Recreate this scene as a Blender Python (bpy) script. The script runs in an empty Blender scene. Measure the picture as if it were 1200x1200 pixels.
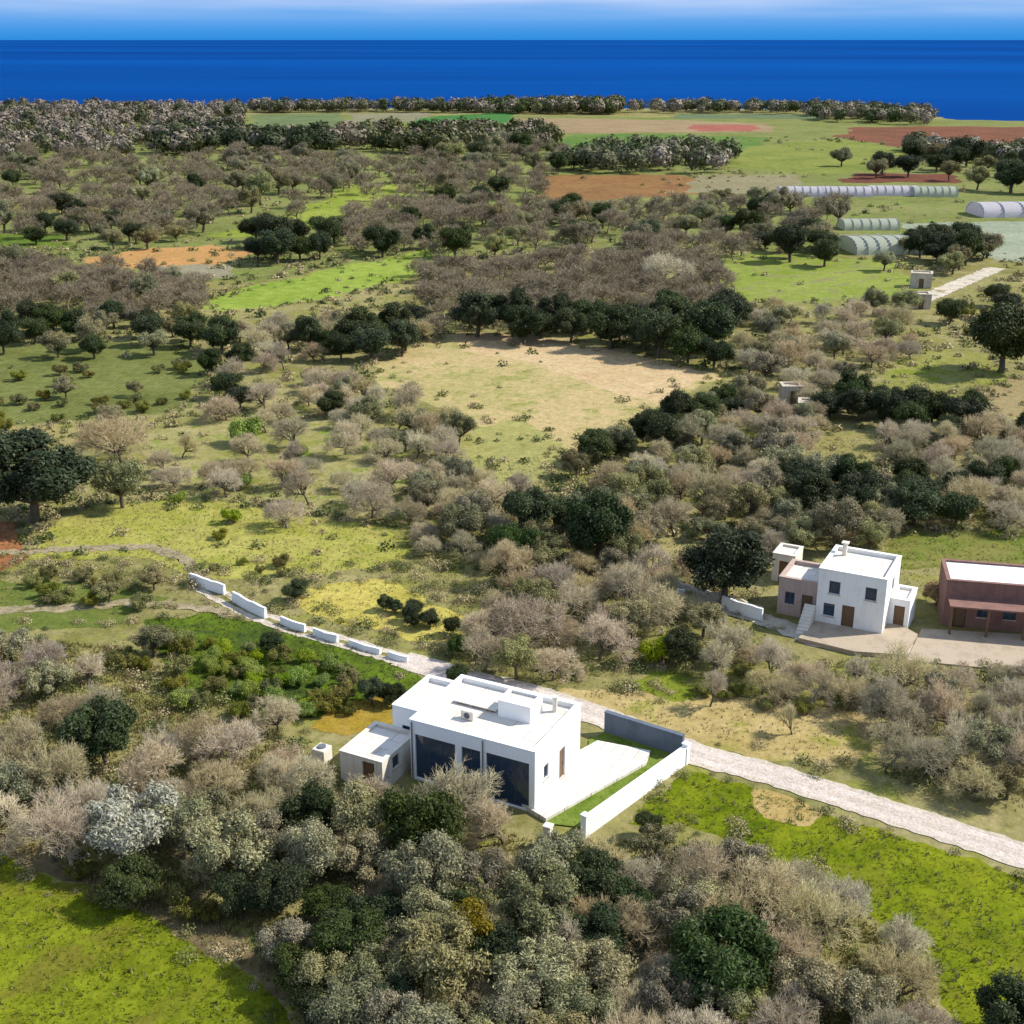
import bpy, bmesh, math, random
import numpy as np
from mathutils import Vector, Matrix

random.seed(7)
RNG = np.random.default_rng(11)
SC = bpy.context.scene
COL = SC.collection

# ------------------------------------------------------------------ camera
H = 45.0
F = 1500.0                      # focal length in pixels of the 1200 px photograph
TH = math.atan(554.0 / F)       # downward pitch that puts the horizon where the photo has it
cam_d = bpy.data.cameras.new("camera"); cam = bpy.data.objects.new("camera", cam_d); COL.objects.link(cam)
cam.location = (0, 0, H); cam.rotation_euler = (math.pi / 2 - TH, 0, 0)
cam_d.sensor_width = 36; cam_d.lens = 36 * F / 1200; cam_d.clip_start = 0.5; cam_d.clip_end = 200000
SC.camera = cam
CT, ST = math.cos(TH), math.sin(TH)

def G(x, y, z=0.0):
    a, b = (x - 600) / F, (600 - y) / F
    dy, dz = CT + b * ST, -ST + b * CT
    t = (z - H) / dz
    return (a * t, dy * t)

def P(X, Y, Z=0.0):
    dz = Z - H
    depth = Y * CT - dz * ST
    return (600 + F * X / depth, 600 - F * (Y * ST + dz * CT) / depth)

def px_per_m(Y, Z=0.0):
    return F / (Y * CT - (Z - H) * ST)

# ------------------------------------------------------------------ materials
EXPO = 0.62
KEXP = 1.42
def lin(hx, k=KEXP):
    hx = hx.lstrip('#'); o = []
    for i in (0, 2, 4):
        c = int(hx[i:i + 2], 16) / 255
        c = c / 12.92 if c <= 0.04045 else ((c + 0.055) / 1.055) ** 2.4
        o.append(min(0.85, c / k))
    return (*o, 1)

class NT:
    def __init__(s, name):
        s.m = bpy.data.materials.new(name); s.m.use_nodes = True
        s.t = s.m.node_tree; s.t.nodes.clear()
        s.out = s.t.nodes.new('ShaderNodeOutputMaterial')
    def n(s, typ, **kw):
        nd = s.t.nodes.new('ShaderNode' + typ)
        for k, v in kw.items():
            if k.startswith('i_'):
                k2 = k[2:]; nd.inputs[int(k2) if k2.isdigit() else k2.replace('_', ' ')].default_value = v
            else: setattr(nd, k, v)
        return nd
    def l(s, a, b): s.t.links.new(a, b)
    def noise(s, scale, detail=4, rough=.6, vec=None, dist=0):
        nd = s.n('TexNoise', i_Scale=scale, i_Detail=detail, i_Roughness=rough, i_Distortion=dist)
        if vec is not None: s.l(vec, nd.inputs['Vector'])
        return nd.outputs['Fac']
    def ramp(s, fac, stops):
        nd = s.n('ValToRGB'); cr = nd.color_ramp
        while len(cr.elements) < len(stops): cr.elements.new(.5)
        for e, (p, c) in zip(cr.elements, stops): e.position = p; e.color = c
        s.l(fac, nd.inputs[0]); return nd.outputs[0]
    def mix(s, fac, a, b, mode='MIX'):
        nd = s.n('Mix', data_type='RGBA', blend_type=mode)
        for v, i in ((fac, 0), (a, 6), (b, 7)):
            if hasattr(v, 'is_linked'): s.l(v, nd.inputs[i])
            else: nd.inputs[i].default_value = v
        return nd.outputs[2]
    def math(s, op, a, b=0.0, clamp=False):
        nd = s.n('Math', operation=op, use_clamp=clamp)
        for v, i in ((a, 0), (b, 1)):
            if hasattr(v, 'is_linked'): s.l(v, nd.inputs[i])
            else: nd.inputs[i].default_value = v
        return nd.outputs[0]
    def bsdf(s, col, rough=.9, spec=.15, bump=None, bstr=.4, bdist=.1, metallic=0):
        p = s.n('BsdfPrincipled'); p.inputs['Roughness'].default_value = rough
        p.inputs['Specular IOR Level'].default_value = spec; p.inputs['Metallic'].default_value = metallic
        if hasattr(col, 'is_linked'): s.l(col, p.inputs['Base Color'])
        else: p.inputs['Base Color'].default_value = col
        if bump is not None:
            b = s.n('Bump', i_Strength=bstr, i_Distance=bdist); s.l(bump, b.inputs['Height']); s.l(b.outputs[0], p.inputs['Normal'])
        s.l(p.outputs[0], s.out.inputs[0]); return p

def soil_mat(name, a, b, c=None, big=.06, mid=.5, fine=3.0, rows=None, k=1.95):
    """ground cover: two or three real surface colours blended by noise at several sizes"""
    t = NT(name); pos = t.n('NewGeometry').outputs['Position']
    n1 = t.noise(big, 4, .6, pos); n2 = t.noise(mid, 5, .65, pos); n3 = t.noise(fine, 4, .7, pos)
    f = t.math('ADD', t.math('MULTIPLY', n1, .5), t.math('MULTIPLY', n2, .5))
    col = t.ramp(f, [(.36, lin(a, k)), (.60, lin(b, k))])
    if c:
        n4 = t.noise(mid * .6, 6, .7, pos, .6)
        col = t.mix(t.ramp(n4, [(.52, (0, 0, 0, 1)), (.62, (1, 1, 1, 1))]), col, lin(c, k))
    if rows:
        ang, period, rc = rows
        mp = t.n('Mapping'); mp.inputs['Rotation'].default_value = (0, 0, math.radians(ang)); t.l(pos, mp.inputs[0])
        w = t.n('TexWave', i_Scale=1 / (period * 2) * math.pi / 1.57, i_Distortion=1.2, i_Detail=2.0); w.inputs['Detail Scale'].default_value = .6
        t.l(mp.outputs[0], w.inputs[0])
        col = t.mix(t.math('MULTIPLY', w.outputs['Fac'], .28), col, lin(rc, k))
    n5 = t.noise(mid * 3.1, 5, .75, pos, .4)
    col = t.mix(.8, col, t.ramp(n5, [(.3, (.62, .60, .55, 1)), (.5, (1, 1, 1, 1)), (.7, (1.22, 1.2, 1.1, 1))]), 'MULTIPLY')
    col = t.mix(.55, col, t.ramp(n3, [(.25, (.45, .45, .42, 1)), (.75, (1.0, 1.0, 1.0, 1))]), 'MULTIPLY')
    col = t.mix(1.0, col, (1.25, 1.25, 1.25, 1), 'MULTIPLY')
    t.bsdf(col, .95, .05, n3, .7, .12)
    return t.m

def wall_mat(name, hx, k=1.25, stain='8a8478', amt=.25):
    t = NT(name); pos = t.n('NewGeometry').outputs['Position']
    n1 = t.noise(.9, 6, .65, pos); n2 = t.noise(9, 4, .6, pos)
    mpv = t.n('Mapping'); mpv.inputs['Scale'].default_value = (5, 5, .35); t.l(pos, mpv.inputs[0]); n3 = t.noise(1.0, 4, .6, mpv.outputs[0])
    col = t.mix(t.math('MULTIPLY', t.ramp(n1, [(.5, (0, 0, 0, 1)), (.75, (1, 1, 1, 1))]), amt), lin(hx, k), lin(stain, k))
    col = t.mix(t.math('MULTIPLY', t.ramp(n3, [(.52, (0, 0, 0, 1)), (.72, (1, 1, 1, 1))]), amt * .7), col, lin(stain, k))
    p_ = t.bsdf(col, .85, .2, n2, .15, .02)
    if 'film' in name:
        tr = t.n('BsdfTranslucent'); t.l(col, tr.inputs[0]); mx = t.n('MixShader', i_0=.5); t.l(p_.outputs[0], mx.inputs[1]); t.l(tr.outputs[0], mx.inputs[2]); t.l(mx.outputs[0], t.out.inputs[0])
    return t.m

def plain_mat(name, hx, rough=.5, spec=.4, k=1.25, metallic=0):
    t = NT(name); pos = t.n('NewGeometry').outputs['Position']
    n = t.noise(4, 3, .6, pos)
    t.bsdf(t.mix(t.math('MULTIPLY', n, .3), lin(hx, k), lin('606060', k)), rough, spec, metallic=metallic); return t.m

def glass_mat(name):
    t = NT(name); t.bsdf((.022, .045, .085, 1), .08, .7); return t.m  # dark blue base colour stands in for the reflected sky

def leaf_mat(name, dark, light, hue=.03, val=.35, trans=.22, clump=1.3):
    t = NT(name)
    rnd = t.n('NewGeometry').outputs['Random Per Island']
    orand = t.n('ObjectInfo').outputs['Random']
    ob = t.n('TexCoord').outputs['Object']; nz_ = t.noise(clump, 3, .6, ob)
    f_ = t.math('ADD', t.math('MULTIPLY', rnd, .5), t.math('MULTIPLY', t.ramp(nz_, [(.35, (0, 0, 0, 1)), (.65, (1, 1, 1, 1))]), .5))
    col = t.mix(f_, lin(dark, 1.3), lin(light, 1.3))
    hs = t.n('HueSaturation'); t.l(col, hs.inputs['Color'])
    t.l(t.math('ADD', t.math('MULTIPLY', orand, hue * 2), .5 - hue), hs.inputs['Hue'])
    o2 = t.math('FRACT', t.math('MULTIPLY', orand, 7.31)); o3 = t.math('FRACT', t.math('MULTIPLY', orand, 13.7))
    t.l(t.math('ADD', t.math('MULTIPLY', o2, val * 2), 1 - val), hs.inputs['Value'])
    t.l(t.math('ADD', t.math('MULTIPLY', o3, .4), .75), hs.inputs['Saturation'])
    d = t.n('BsdfPrincipled'); d.inputs['Roughness'].default_value = .6; d.inputs['Specular IOR Level'].default_value = .25
    t.l(hs.outputs[0], d.inputs['Base Color'])
    tr = t.n('BsdfTranslucent'); t.l(hs.outputs[0], tr.inputs['Color'])
    mx = t.n('MixShader', i_0=trans); t.l(d.outputs[0], mx.inputs[1]); t.l(tr.outputs[0], mx.inputs[2])
    t.l(mx.outputs[0], t.out.inputs[0]); return t.m

M = {}
M['bark'] = wall_mat('bark', '6b6154', 1.3, '3a342c', .6)
M['twig'] = leaf_mat('twig', 'b0a07a', 'ecdab0', .02, .22, .0)
M['far_twig'] = leaf_mat('far_twig', '6e6556', 'aea088', .008, .15, .0, .12)
M['far_olive'] = leaf_mat('far_olive', '4e5230', '7e7e52', .008, .1, .1)
M['olive_leaf'] = leaf_mat('olive_leaf', '68683a', 'c2ba88', .03, .3)
M['dark_leaf'] = leaf_mat('dark_leaf', '283416', '566530', .025, .38)
M['shrub_leaf'] = leaf_mat('shrub_leaf', '626424', 'a09c48', .03, .3)
M['bright_leaf'] = leaf_mat('bright_leaf', '6f8a12', 'a9bb35', .02, .15)
M['yellow_leaf'] = leaf_mat('yellow_leaf', '74681a', 'a09030', .01, .1)
M['silver_leaf'] = leaf_mat('silver_leaf', 'a6a684', 'dcdabc', .01, .06)
M['tan_leaf'] = leaf_mat('tan_leaf', '9a7840', 'd0a868', .01, .1)
M['white'] = wall_mat('white_plaster', 'fcfaf6', 1.1, 'cfc6b4', .16)
M['offwhite'] = wall_mat('offwhite_plaster', 'f0e8d8', 1.2, 'a89c86', .45)
M['cream_roof'] = wall_mat('roof_screed', 'f7f0e2', 1.2, 'b8a890', .4)
t = NT('roof_screed_joints'); pos = t.n('NewGeometry').outputs['Position']
mp = t.n('Mapping'); mp.inputs['Rotation'].default_value = (0, 0, math.radians(27)); t.l(pos, mp.inputs[0])
bk = t.n('TexBrick', i_Scale=1.0); t.l(mp.outputs[0], bk.inputs[0]); bk.inputs['Color1'].default_value = lin('f4ece0', 1.2); bk.inputs['Color2'].default_value = lin('e9e2d4', 1.2)
bk.inputs['Mortar'].default_value = lin('a59c8c', 1.2); bk.inputs['Mortar Size'].default_value = .02; bk.inputs['Brick Width'].default_value = 2.6; bk.inputs['Row Height'].default_value = 1.1
n1 = t.noise(.8, 6, .7, pos)
t.bsdf(t.mix(t.math('MULTIPLY', t.ramp(n1, [(.46, (0, 0, 0, 1)), (.72, (1, 1, 1, 1))]), .5), bk.outputs[0], lin('b4a68e', 1.2)), .85, .2); M['cream_roof'] = t.m
M['red_wall'] = wall_mat('red_plaster', '8c6a60', 1.1, '5a443c', .6)
M['paving'] = wall_mat('paving', 'c6b49c', 1.35, '94846e', .6)
M['farm_white'] = wall_mat('farm_plaster', 'fbf6f0', 1.1, 'c8b8a8', .35)
M['pink_shade_wall'] = wall_mat('pink_shade_plaster', 'c6aea2', 1.2, '8c7468', .5)  # pinkish plaster with the wing's brownish shade put into its colour
M['painted_shade_wall'] = wall_mat('painted_shade_wall', '6c7684', 1.25, '464c56', .6)  # blue-grey of the wall's shaded side put into its base colour
M['stone'] = wall_mat('dry_stone', 'd8ccb8', 1.3, '7a7060', .8)
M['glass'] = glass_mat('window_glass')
M['frame'] = plain_mat('window_frame', '4a5560', .5)
M['wood'] = plain_mat('door_wood', '7a5a3c', .6)
M['metal'] = plain_mat('galvanised_metal', '9a9ea2', .45, .5, 1.25, .6)
M['film'] = wall_mat('tunnel_film', 'f0eaf0', 1.2, 'b0b0b8', .35)
M['hoop'] = plain_mat('hoop_paint', 'd0d0d4', .6, .3)
M['film_green'] = wall_mat('tunnel_film_green', 'd8dec8', 1.2, 'a8b49c', .4)

# ------------------------------------------------------------------ object helpers
def link(o): COL.objects.link(o); return o

def tag(o, label=None, cat=None, group=None, kind=None):
    if label: o['label'] = label
    if cat: o['category'] = cat
    if group: o['group'] = group
    if kind: o['kind'] = kind
    return o

def empty(name, loc, rz=0.0):
    o = link(bpy.data.objects.new(name, None)); o.location = loc; o.rotation_euler = (0, 0, rz); o.empty_display_size = .3
    return o

def mesh_np(name, verts, faces, mat, smooth=False):
    """verts (n,3); faces list of arrays, each (m,k)"""
    me = bpy.data.meshes.new(name)
    verts = np.asarray(verts, dtype=np.float32)
    faces = [np.asarray(f, dtype=np.int32) for f in faces if len(f)]
    nl = sum(f.size for f in faces); nf = sum(len(f) for f in faces)
    me.vertices.add(len(verts)); me.vertices.foreach_set('co', verts.ravel())
    me.loops.add(nl); me.loops.foreach_set('vertex_index', np.concatenate([f.ravel() for f in faces]))
    tot = np.concatenate([np.full(len(f), f.shape[1], np.int32) for f in faces])
    st = np.concatenate([[0], np.cumsum(tot)[:-1]]).astype(np.int32)
    me.polygons.add(nf); me.polygons.foreach_set('loop_start', st); me.polygons.foreach_set('loop_total', tot)
    if smooth: me.polygons.foreach_set('use_smooth', np.ones(nf, bool))
    me.materials.append(mat); me.update(calc_edges=True); me.validate()
    return me

def obj(name, me, parent=None):
    o = link(bpy.data.objects.new(name, me))
    if parent: o.parent = parent
    return o

class BM:
    """collects shapes into ONE mesh"""
    def __init__(s): s.b = bmesh.new()
    def box(s, x0, x1, y0, y1, z0, z1, bev=0.0):
        r = bmesh.ops.create_cube(s.b, size=1.0)
        vs = r['verts']
        bmesh.ops.scale(s.b, vec=(x1 - x0, y1 - y0, z1 - z0), verts=vs)
        bmesh.ops.translate(s.b, vec=((x0 + x1) / 2, (y0 + y1) / 2, (z0 + z1) / 2), verts=vs)
        if bev:
            es = list({e for v in vs for e in v.link_edges})
            bmesh.ops.bevel(s.b, geom=es, offset=bev, segments=1, affect='EDGES')
        return s
    def prism(s, pts, z0, z1, bev=0):
        lo = [s.b.verts.new((x, y, z0)) for x, y in pts]; hi = [s.b.verts.new((x, y, z1)) for x, y in pts]
        n = len(pts); fs = [s.b.faces.new(hi), s.b.faces.new(lo[::-1])]
        for i in range(n): fs.append(s.b.faces.new((lo[i], lo[(i + 1) % n], hi[(i + 1) % n], hi[i])))
        bmesh.ops.recalc_face_normals(s.b, faces=fs)
        return s
    def cyl(s, x, y, z0, z1, r, n=10):
        return s.prism([(x + r * math.cos(2 * math.pi * i / n), y + r * math.sin(2 * math.pi * i / n)) for i in range(n)], z0, z1)
    def done(s, name, mat, parent=None):
        me = bpy.data.meshes.new(name); s.b.to_mesh(me); s.b.free(); me.materials.append(mat)
        return obj(name, me, parent)

# ------------------------------------------------------------------ ground, sea, fields
def ragged(poly_px, amp=None, step=None):
    """pixel polygon -> ground polygon with naturally uneven edges"""
    pts = [G(*p) for p in poly_px]
    out = []
    for i, a in enumerate(pts):
        b = pts[(i + 1) % len(pts)]
        L = math.dist(a, b); ym = (a[1] + b[1]) / 2
        st = step or max(.35, ym / 170.0); am = amp if amp is not None else max(.35, ym / 130.0)
        n = max(2, int(L / st)); nx, ny = -(b[1] - a[1]) / L, (b[0] - a[0]) / L
        ph = [random.uniform(0, 6.28) for _ in range(5)]
        for k in range(n):
            t = k / n; s = t * L
            w = math.sin(math.pi * t) ** .4 if t > 0 else 0
            d = w * am * (.55 * math.sin(s / (am * 5) + ph[0]) + .35 * math.sin(s / (am * 2.1) + ph[1]) + .3 * math.sin(s / (am * .9) + ph[2])
                          + .25 * random.uniform(-1, 1))
            out.append((a[0] + (b[0] - a[0]) * t + nx * d, a[1] + (b[1] - a[1]) * t + ny * d))
    return out

def sheet(name, pts, z, mat):
    b = bmesh.new(); vs = [b.verts.new((x, y, z)) for x, y in pts]
    f = b.faces.new(vs); b.normal_update()
    if f.normal.z < 0: bmesh.ops.reverse_faces(b, faces=[f])
    bmesh.ops.triangulate(b, faces=b.faces[:], ngon_method='EAR_CLIP')
    me = bpy.data.meshes.new(name); b.to_mesh(me); b.free(); me.materials.append(mat)
    return obj(name, me)

M['ground'] = soil_mat('ground_cover', '868644', 'c0b47e', 'a4a454', .05, .35, 2.2)
coast = [(-700, 127), (-300, 127), (0, 128.5), (160, 128), (330, 127), (470, 126.5), (600, 128), (760, 127), (930, 128), (1010, 130), (1060, 133), (1100, 137), (1125, 142),
         (1150, 145), (1190, 144.5), (1240, 145.5), (1600, 145), (2200, 145)]
cw = []
cp = [G(*p) for p in coast]
for i in range(len(cp) - 1):
    a, b = cp[i], cp[i + 1]; n = max(2, int(math.dist(a, b) / 7))
    for k in range(n):
        t = k / n; cw.append((a[0] + (b[0] - a[0]) * t + random.uniform(-3, 3), a[1] + (b[1] - a[1]) * t + random.uniform(-4, 4)))
cw.append(cp[-1])
gb = bmesh.new()
top = [gb.verts.new((x, y, 0)) for x, y in cw]
near = [gb.verts.new((cw[-1][0], -150, 0)), gb.verts.new((cw[0][0], -150, 0))]
gf = gb.faces.new(top + near); 
mid = [gb.verts.new((x + random.uniform(-1, 1), y + random.uniform(2, 6), -2.2)) for x, y in cw]
low = [gb.verts.new((x, y + 60, -14)) for x, y in cw]
for i in range(len(cw) - 1):
    gb.faces.new((top[i], top[i + 1], mid[i + 1], mid[i])); gb.faces.new((mid[i], mid[i + 1], low[i + 1], low[i]))
bmesh.ops.recalc_face_normals(gb, faces=gb.faces[:])
gb.normal_update()
if gf.normal.z < 0: bmesh.ops.reverse_faces(gb, faces=gb.faces[:])
bmesh.ops.triangulate(gb, faces=[gf], ngon_method='EAR_CLIP')
gme = bpy.data.meshes.new('ground'); gb.to_mesh(gme); gb.free(); gme.materials.append(M['ground'])
tag(obj('ground', gme), 'olive brown rough ground reaching from the foreground down to the shore', 'ground', kind='structure')

t = NT('sea_water'); pos = t.n('NewGeometry').outputs['Position']
mp = t.n('Mapping'); mp.inputs['Scale'].default_value = (.25, 1, 1); t.l(pos, mp.inputs[0])
w1 = t.noise(.0006, 2, .5, mp.outputs[0]); w2 = t.noise(.06, 4, .65, mp.outputs[0])
sea_col = t.ramp(w1, [(.35, (.0001, .034, .17, 1)), (.65, (.0002, .066, .275, 1))])
w3 = t.noise(.005, 5, .7, mp.outputs[0]); sea_col = t.mix(.7, sea_col, t.ramp(w3, [(.3, (.78, .82, .86, 1)), (.7, (1.15, 1.12, 1.08, 1))]), 'MULTIPLY')
df = t.n('BsdfDiffuse'); t.l(sea_col, df.inputs[0]); gl = t.n('BsdfGlossy'); gl.inputs['Roughness'].default_value = .35
bp = t.n('Bump', i_Strength=.35, i_Distance=1.0); t.l(w2, bp.inputs['Height']); t.l(bp.outputs[0], gl.inputs['Normal'])
ms = t.n('MixShader', i_0=.012); t.l(df.outputs[0], ms.inputs[1]); t.l(gl.outputs[0], ms.inputs[2]); t.l(ms.outputs[0], t.out.inputs[0])
M['sea'] = t.m
b = BM(); ring = [(90000 * math.sin(a), 90000 * math.cos(a)) for a in np.linspace(-1.5, 1.5, 48)]
sea = sheet('sea', [(-90000, -200), *ring, (90000, -200)], -1.5, M['sea'])
sea.location.z = 0
# keep the sea plane off the land: it only needs to start well inland under the ground sheet
tag(sea, 'deep blue sea stretching from the shore to the horizon', 'sea', kind='structure')

FIELDS = [  # name, label, polygon (px of the photo), colours, optional rows
 ('meadow', 'bright green meadow at the lower left below the thicket', [(-250, 900), (-60, 965), (0, 1000), (60, 1035), (110, 1045), (200, 1090), (300, 1150), (370, 1215), (420, 1330), (-300, 1330)], ('5e6e10', '9aa42a', '8a8832'), None),
 ('meadow', 'bright green meadow at the right below the pale road', [(735, 965), (760, 935), (806, 905), (880, 922), (960, 950), (1200, 1030), (1330, 1075), (1330, 1330), (1130, 1330), (1120, 1200), (1060, 1110), (960, 1030), (880, 990), (800, 965)], ('5e760a', '9aa424', '8a9028'), None),
 ('far_pasture', 'grey green rough pasture covering the distance below the shore woods', [(-400, 134), (300, 134), (1000, 138), (1600, 150), (1600, 300), (1100, 300), (800, 292), (500, 298), (300, 330), (-400, 330)], ('7c8444', 'a6a668', '90a84c'), None),
 ('dry_verge', 'brown dry verge along the edge of the lower left meadow', [(-250, 870), (-60, 935), (20, 985), (110, 1020), (200, 1058), (330, 1118), (440, 1215), (400, 1215), (340, 1175), (290, 1142), (200, 1088), (105, 1043), (20, 1012), (-60, 962), (-250, 895)], ('75664a', '9a8a66', None), None),
 ('bare_patch', 'sandy bare patch below the pale road', [(882, 925), (925, 934), (965, 952), (950, 968), (895, 958)], ('c4a860', 'dcc084', None), None),
 ('sandy_field', 'pale sandy fallow field in the middle of the landscape', [(436, 428), (490, 400), (545, 388), (640, 390), (715, 406), (775, 422), (845, 440), (800, 468), (730, 500), (680, 530), (640, 545), (585, 545), (560, 512), (520, 478), (450, 455)], ('c8bd7a', 'e6cc96', 'b0b066'), None),
 ('stubble_strip', 'orange tinted bare strip along the far edge of the sandy field', [(530, 398), (560, 390), (640, 394), (715, 410), (775, 426), (830, 442), (770, 472), (700, 456), (620, 424), (540, 412)], ('e0be8e', 'f4d8a8', None), None),
 ('grass_field', 'dull green grass field left of centre under dark trees', [(-260, 405), (0, 402), (100, 398), (225, 402), (245, 440), (225, 478), (100, 492), (0, 500), (-260, 505)], ('747c40', '9aa05c', '8a9050'), (8, 2.2, '626a38')),
 ('crop_field', 'bright green crop strip slanting behind the dark trees', [(232, 358), (300, 333), (400, 312), (500, 292), (545, 300), (490, 322), (400, 347), (320, 360), (250, 366)], ('8aa538', 'b3c65a', None), None),
 ('crop_field', 'lime green crop field in the distance left of centre', [(240, 276), (300, 262), (370, 238), (410, 216), (492, 214), (485, 244), (400, 262), (300, 278)], ('8ca238', 'b6bf58', None), None),
 ('bare_field', 'orange brown tilled strip in the distance at left', [(96, 302), (180, 290), (250, 287), (300, 297), (250, 312), (110, 314)], ('c8a060', 'eab072', None), None),
 ('crop_field', 'narrow green strip near the left edge in the distance', [(-250, 276), (80, 275), (82, 290), (-250, 291)], ('5f7f32', '84983c', None), None),
 ('fallow_strip', 'grey beige strip beyond the orange tilled strip', [(165, 314), (270, 310), (275, 326), (170, 328)], ('a09878', 'b4ac90', None), None),
 ('crop_field', 'light green crop field right of the bare grey wood', [(838, 302), (880, 296), (1060, 306), (1080, 345), (960, 356), (870, 352), (850, 345)], ('8ea43c', 'adb85c', 'a5a070'), None),
 ('far_field', 'olive green field near the left part of the shore', [(280, 154), (300, 134), (400, 132), (402, 158)], ('6f8050', '8c9c6c', None), None),
 ('far_field', 'beige field near the shore', [(400, 144), (410, 133), (505, 132), (490, 143)], ('928c66', 'aba688', None), None),
 ('far_field', 'vivid green field near the shore at centre', [(462, 157), (490, 140), (540, 134), (603, 132), (603, 151), (540, 156)], ('447e3c', '5f9a50', None), None),
 ('far_field', 'long beige field near the shore right of the vivid green one', [(580, 157), (605, 139), (700, 139), (905, 145), (905, 155), (760, 155)], ('a88e68', 'c2aa84', None), None),
 ('far_field', 'reddish soil strip within the long beige field', [(808, 154.5), (815, 146.5), (885, 147), (885, 154)], ('b06858', 'cc8070', None), None),
 ('far_field', 'pale green field at the right before the shore headland', [(790, 139), (800, 133), (960, 134), (965, 140)], ('6a8058', '889670', None), None),
 ('far_field', 'grass green field below the long beige field', [(655, 180), (665, 157), (770, 157), (905, 161), (870, 181), (760, 178)], ('5c883c', '88a050', None), None),
 ('far_field', 'red brown ploughed field at the right edge by the shore', [(975, 160), (1000, 149), (1330, 148), (1330, 183), (1060, 173)], ('7f5844', 'a06a50', None), None),
 ('far_field', 'yellow green field below the red brown ploughed field', [(845, 195), (880, 172), (975, 163), (1065, 175), (1050, 202), (930, 204)], ('7d9040', 'a8ac58', None), None),
 ('far_field', 'orange brown ploughed field beyond the wood right of centre', [(625, 232), (640, 206), (790, 205), (845, 214), (845, 226), (700, 236)], ('946a48', 'b48a56', None), None),
 ('far_field', 'dark red soil strip beside the white tunnels', [(985, 214), (1000, 203), (1115, 204), (1120, 215)], ('7a4c3c', '94604c', None), None),
 ('dry_field', 'pale dry field left of the white tunnels', [(800, 225), (820, 205), (930, 205), (940, 217), (900, 228)], ('9a9068', 'b0a884', None), None),
 ('net_crop', 'pale sage net covered crop strip at the right in the distance', [(1055, 262), (1330, 256), (1330, 310), (1170, 306), (1120, 282), (1060, 276)], ('a4ae92', 'c0c8ae', None), None),
 ('grass_field', 'small yellow green field at the left edge in the distance', [(-250, 229), (95, 226), (97, 248), (-250, 250)], ('8a8846', 'a8a05e', None), None),
 ('grass_field', 'yellow green field with a lime patch at the right', [(1022, 452), (1040, 420), (1100, 412), (1150, 414), (1185, 446), (1100, 458)], ('9a9c4c', 'b4b068', '8fa030'), None),
 ('dry_field', 'tan dry field at the right edge', [(1150, 455), (1180, 442), (1330, 436), (1330, 488), (1160, 486)], ('ac9a68', 'c0ae80', None), None),
 ('grass_field', 'small yellowish clearing between woods at the right', [(935, 538), (955, 512), (1040, 508), (1025, 540)], ('a0985a', 'bab074', None), None),
 ('grass_field', 'green and tan field behind the white farmhouse', [(1035, 664), (1060, 622), (1330, 618), (1330, 660), (1140, 668)], ('808a3c', '9c9a54', '7d9038'), None),
 ('meadow', 'yellow green meadow at the left above the track', [(30, 655), (60, 618), (110, 592), (230, 585), (320, 596), (420, 612), (500, 640), (440, 668), (340, 674), (250, 678), (150, 652)], ('a8ae44', 'cfc86e', 'b8b060'), None),
 ('meadow', 'golden yellow meadow between the track and a dark hedge', [(338, 692), (380, 684), (440, 678), (500, 700), (548, 722), (548, 752), (500, 752), (440, 738), (350, 712)], ('c4b852', 'e8d876', None), None),
 ('grove_grass', 'deep green grass under the young grove left of the villa', [(170, 726), (240, 716), (330, 734), (440, 766), (492, 792), (480, 826), (420, 838), (330, 842), (200, 806)], ('586c26', '7e982a', '52682e'), None),
 ('meadow', 'green strip along the left edge beside the track', [(-250, 684), (0, 680), (110, 680), (200, 700), (130, 735), (0, 742), (-250, 746)], ('6c8238', '8c924a', None), None),
 ('dry_field', 'straw coloured dry grass behind the villa and road', [(632, 826), (660, 806), (720, 812), (830, 806), (900, 815), (990, 822), (1050, 872), (1000, 900), (900, 892), (800, 868), (700, 838)], ('c4ae6c', 'e6cd92', 'aeac52'), None),
 ('green_patch', 'small lime green patch beside the villa lane', [(720, 805), (760, 788), (850, 790), (860, 812), (800, 822)], ('7c8c28', '9aa63c', None), None),
 ('yellow_soil', 'mustard yellow soil left of the villa', [(350, 858), (380, 832), (440, 816), (478, 816), (462, 846), (400, 862)], ('a8901e', 'c8a850', None), None),
 ('grass_field', 'olive yellow rough pasture below the right hand farm', [(800, 800), (840, 760), (960, 780), (1040, 800), (1020, 830), (900, 820)], ('8a8a44', 'a8a45c', None), None),
 ('red_soil', 'orange bare soil at the left edge', [(-250, 612), (22, 612), (24, 660), (0, 674), (-250, 676)], ('a06a44', 'c88a5c', None), None),
 ('rough_meadow', 'rough yellow green meadow below the sandy field', [(560, 500), (600, 492), (660, 520), (670, 548), (600, 575), (520, 560), (480, 520)], ('aaa964', 'c6c078', None), None),
 ('orchard_grass', 'pale grass under the bare orchard at left', [(165, 505), (300, 488), (480, 492), (520, 560), (480, 612), (300, 590), (180, 585)], ('a4a25a', 'c8bc86', '98a848'), None),
 ('dry_strip', 'straw coloured strip at the left edge above a dark tree', [(-250, 500), (0, 498), (100, 500), (96, 520), (0, 522), (-250, 524)], ('a89c58', 'c0b278', None), None),
]
def bbox(pl): return min(p[0] for p in pl), max(p[0] for p in pl), min(p[1] for p in pl), max(p[1] for p in pl)
LEVEL = []
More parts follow.
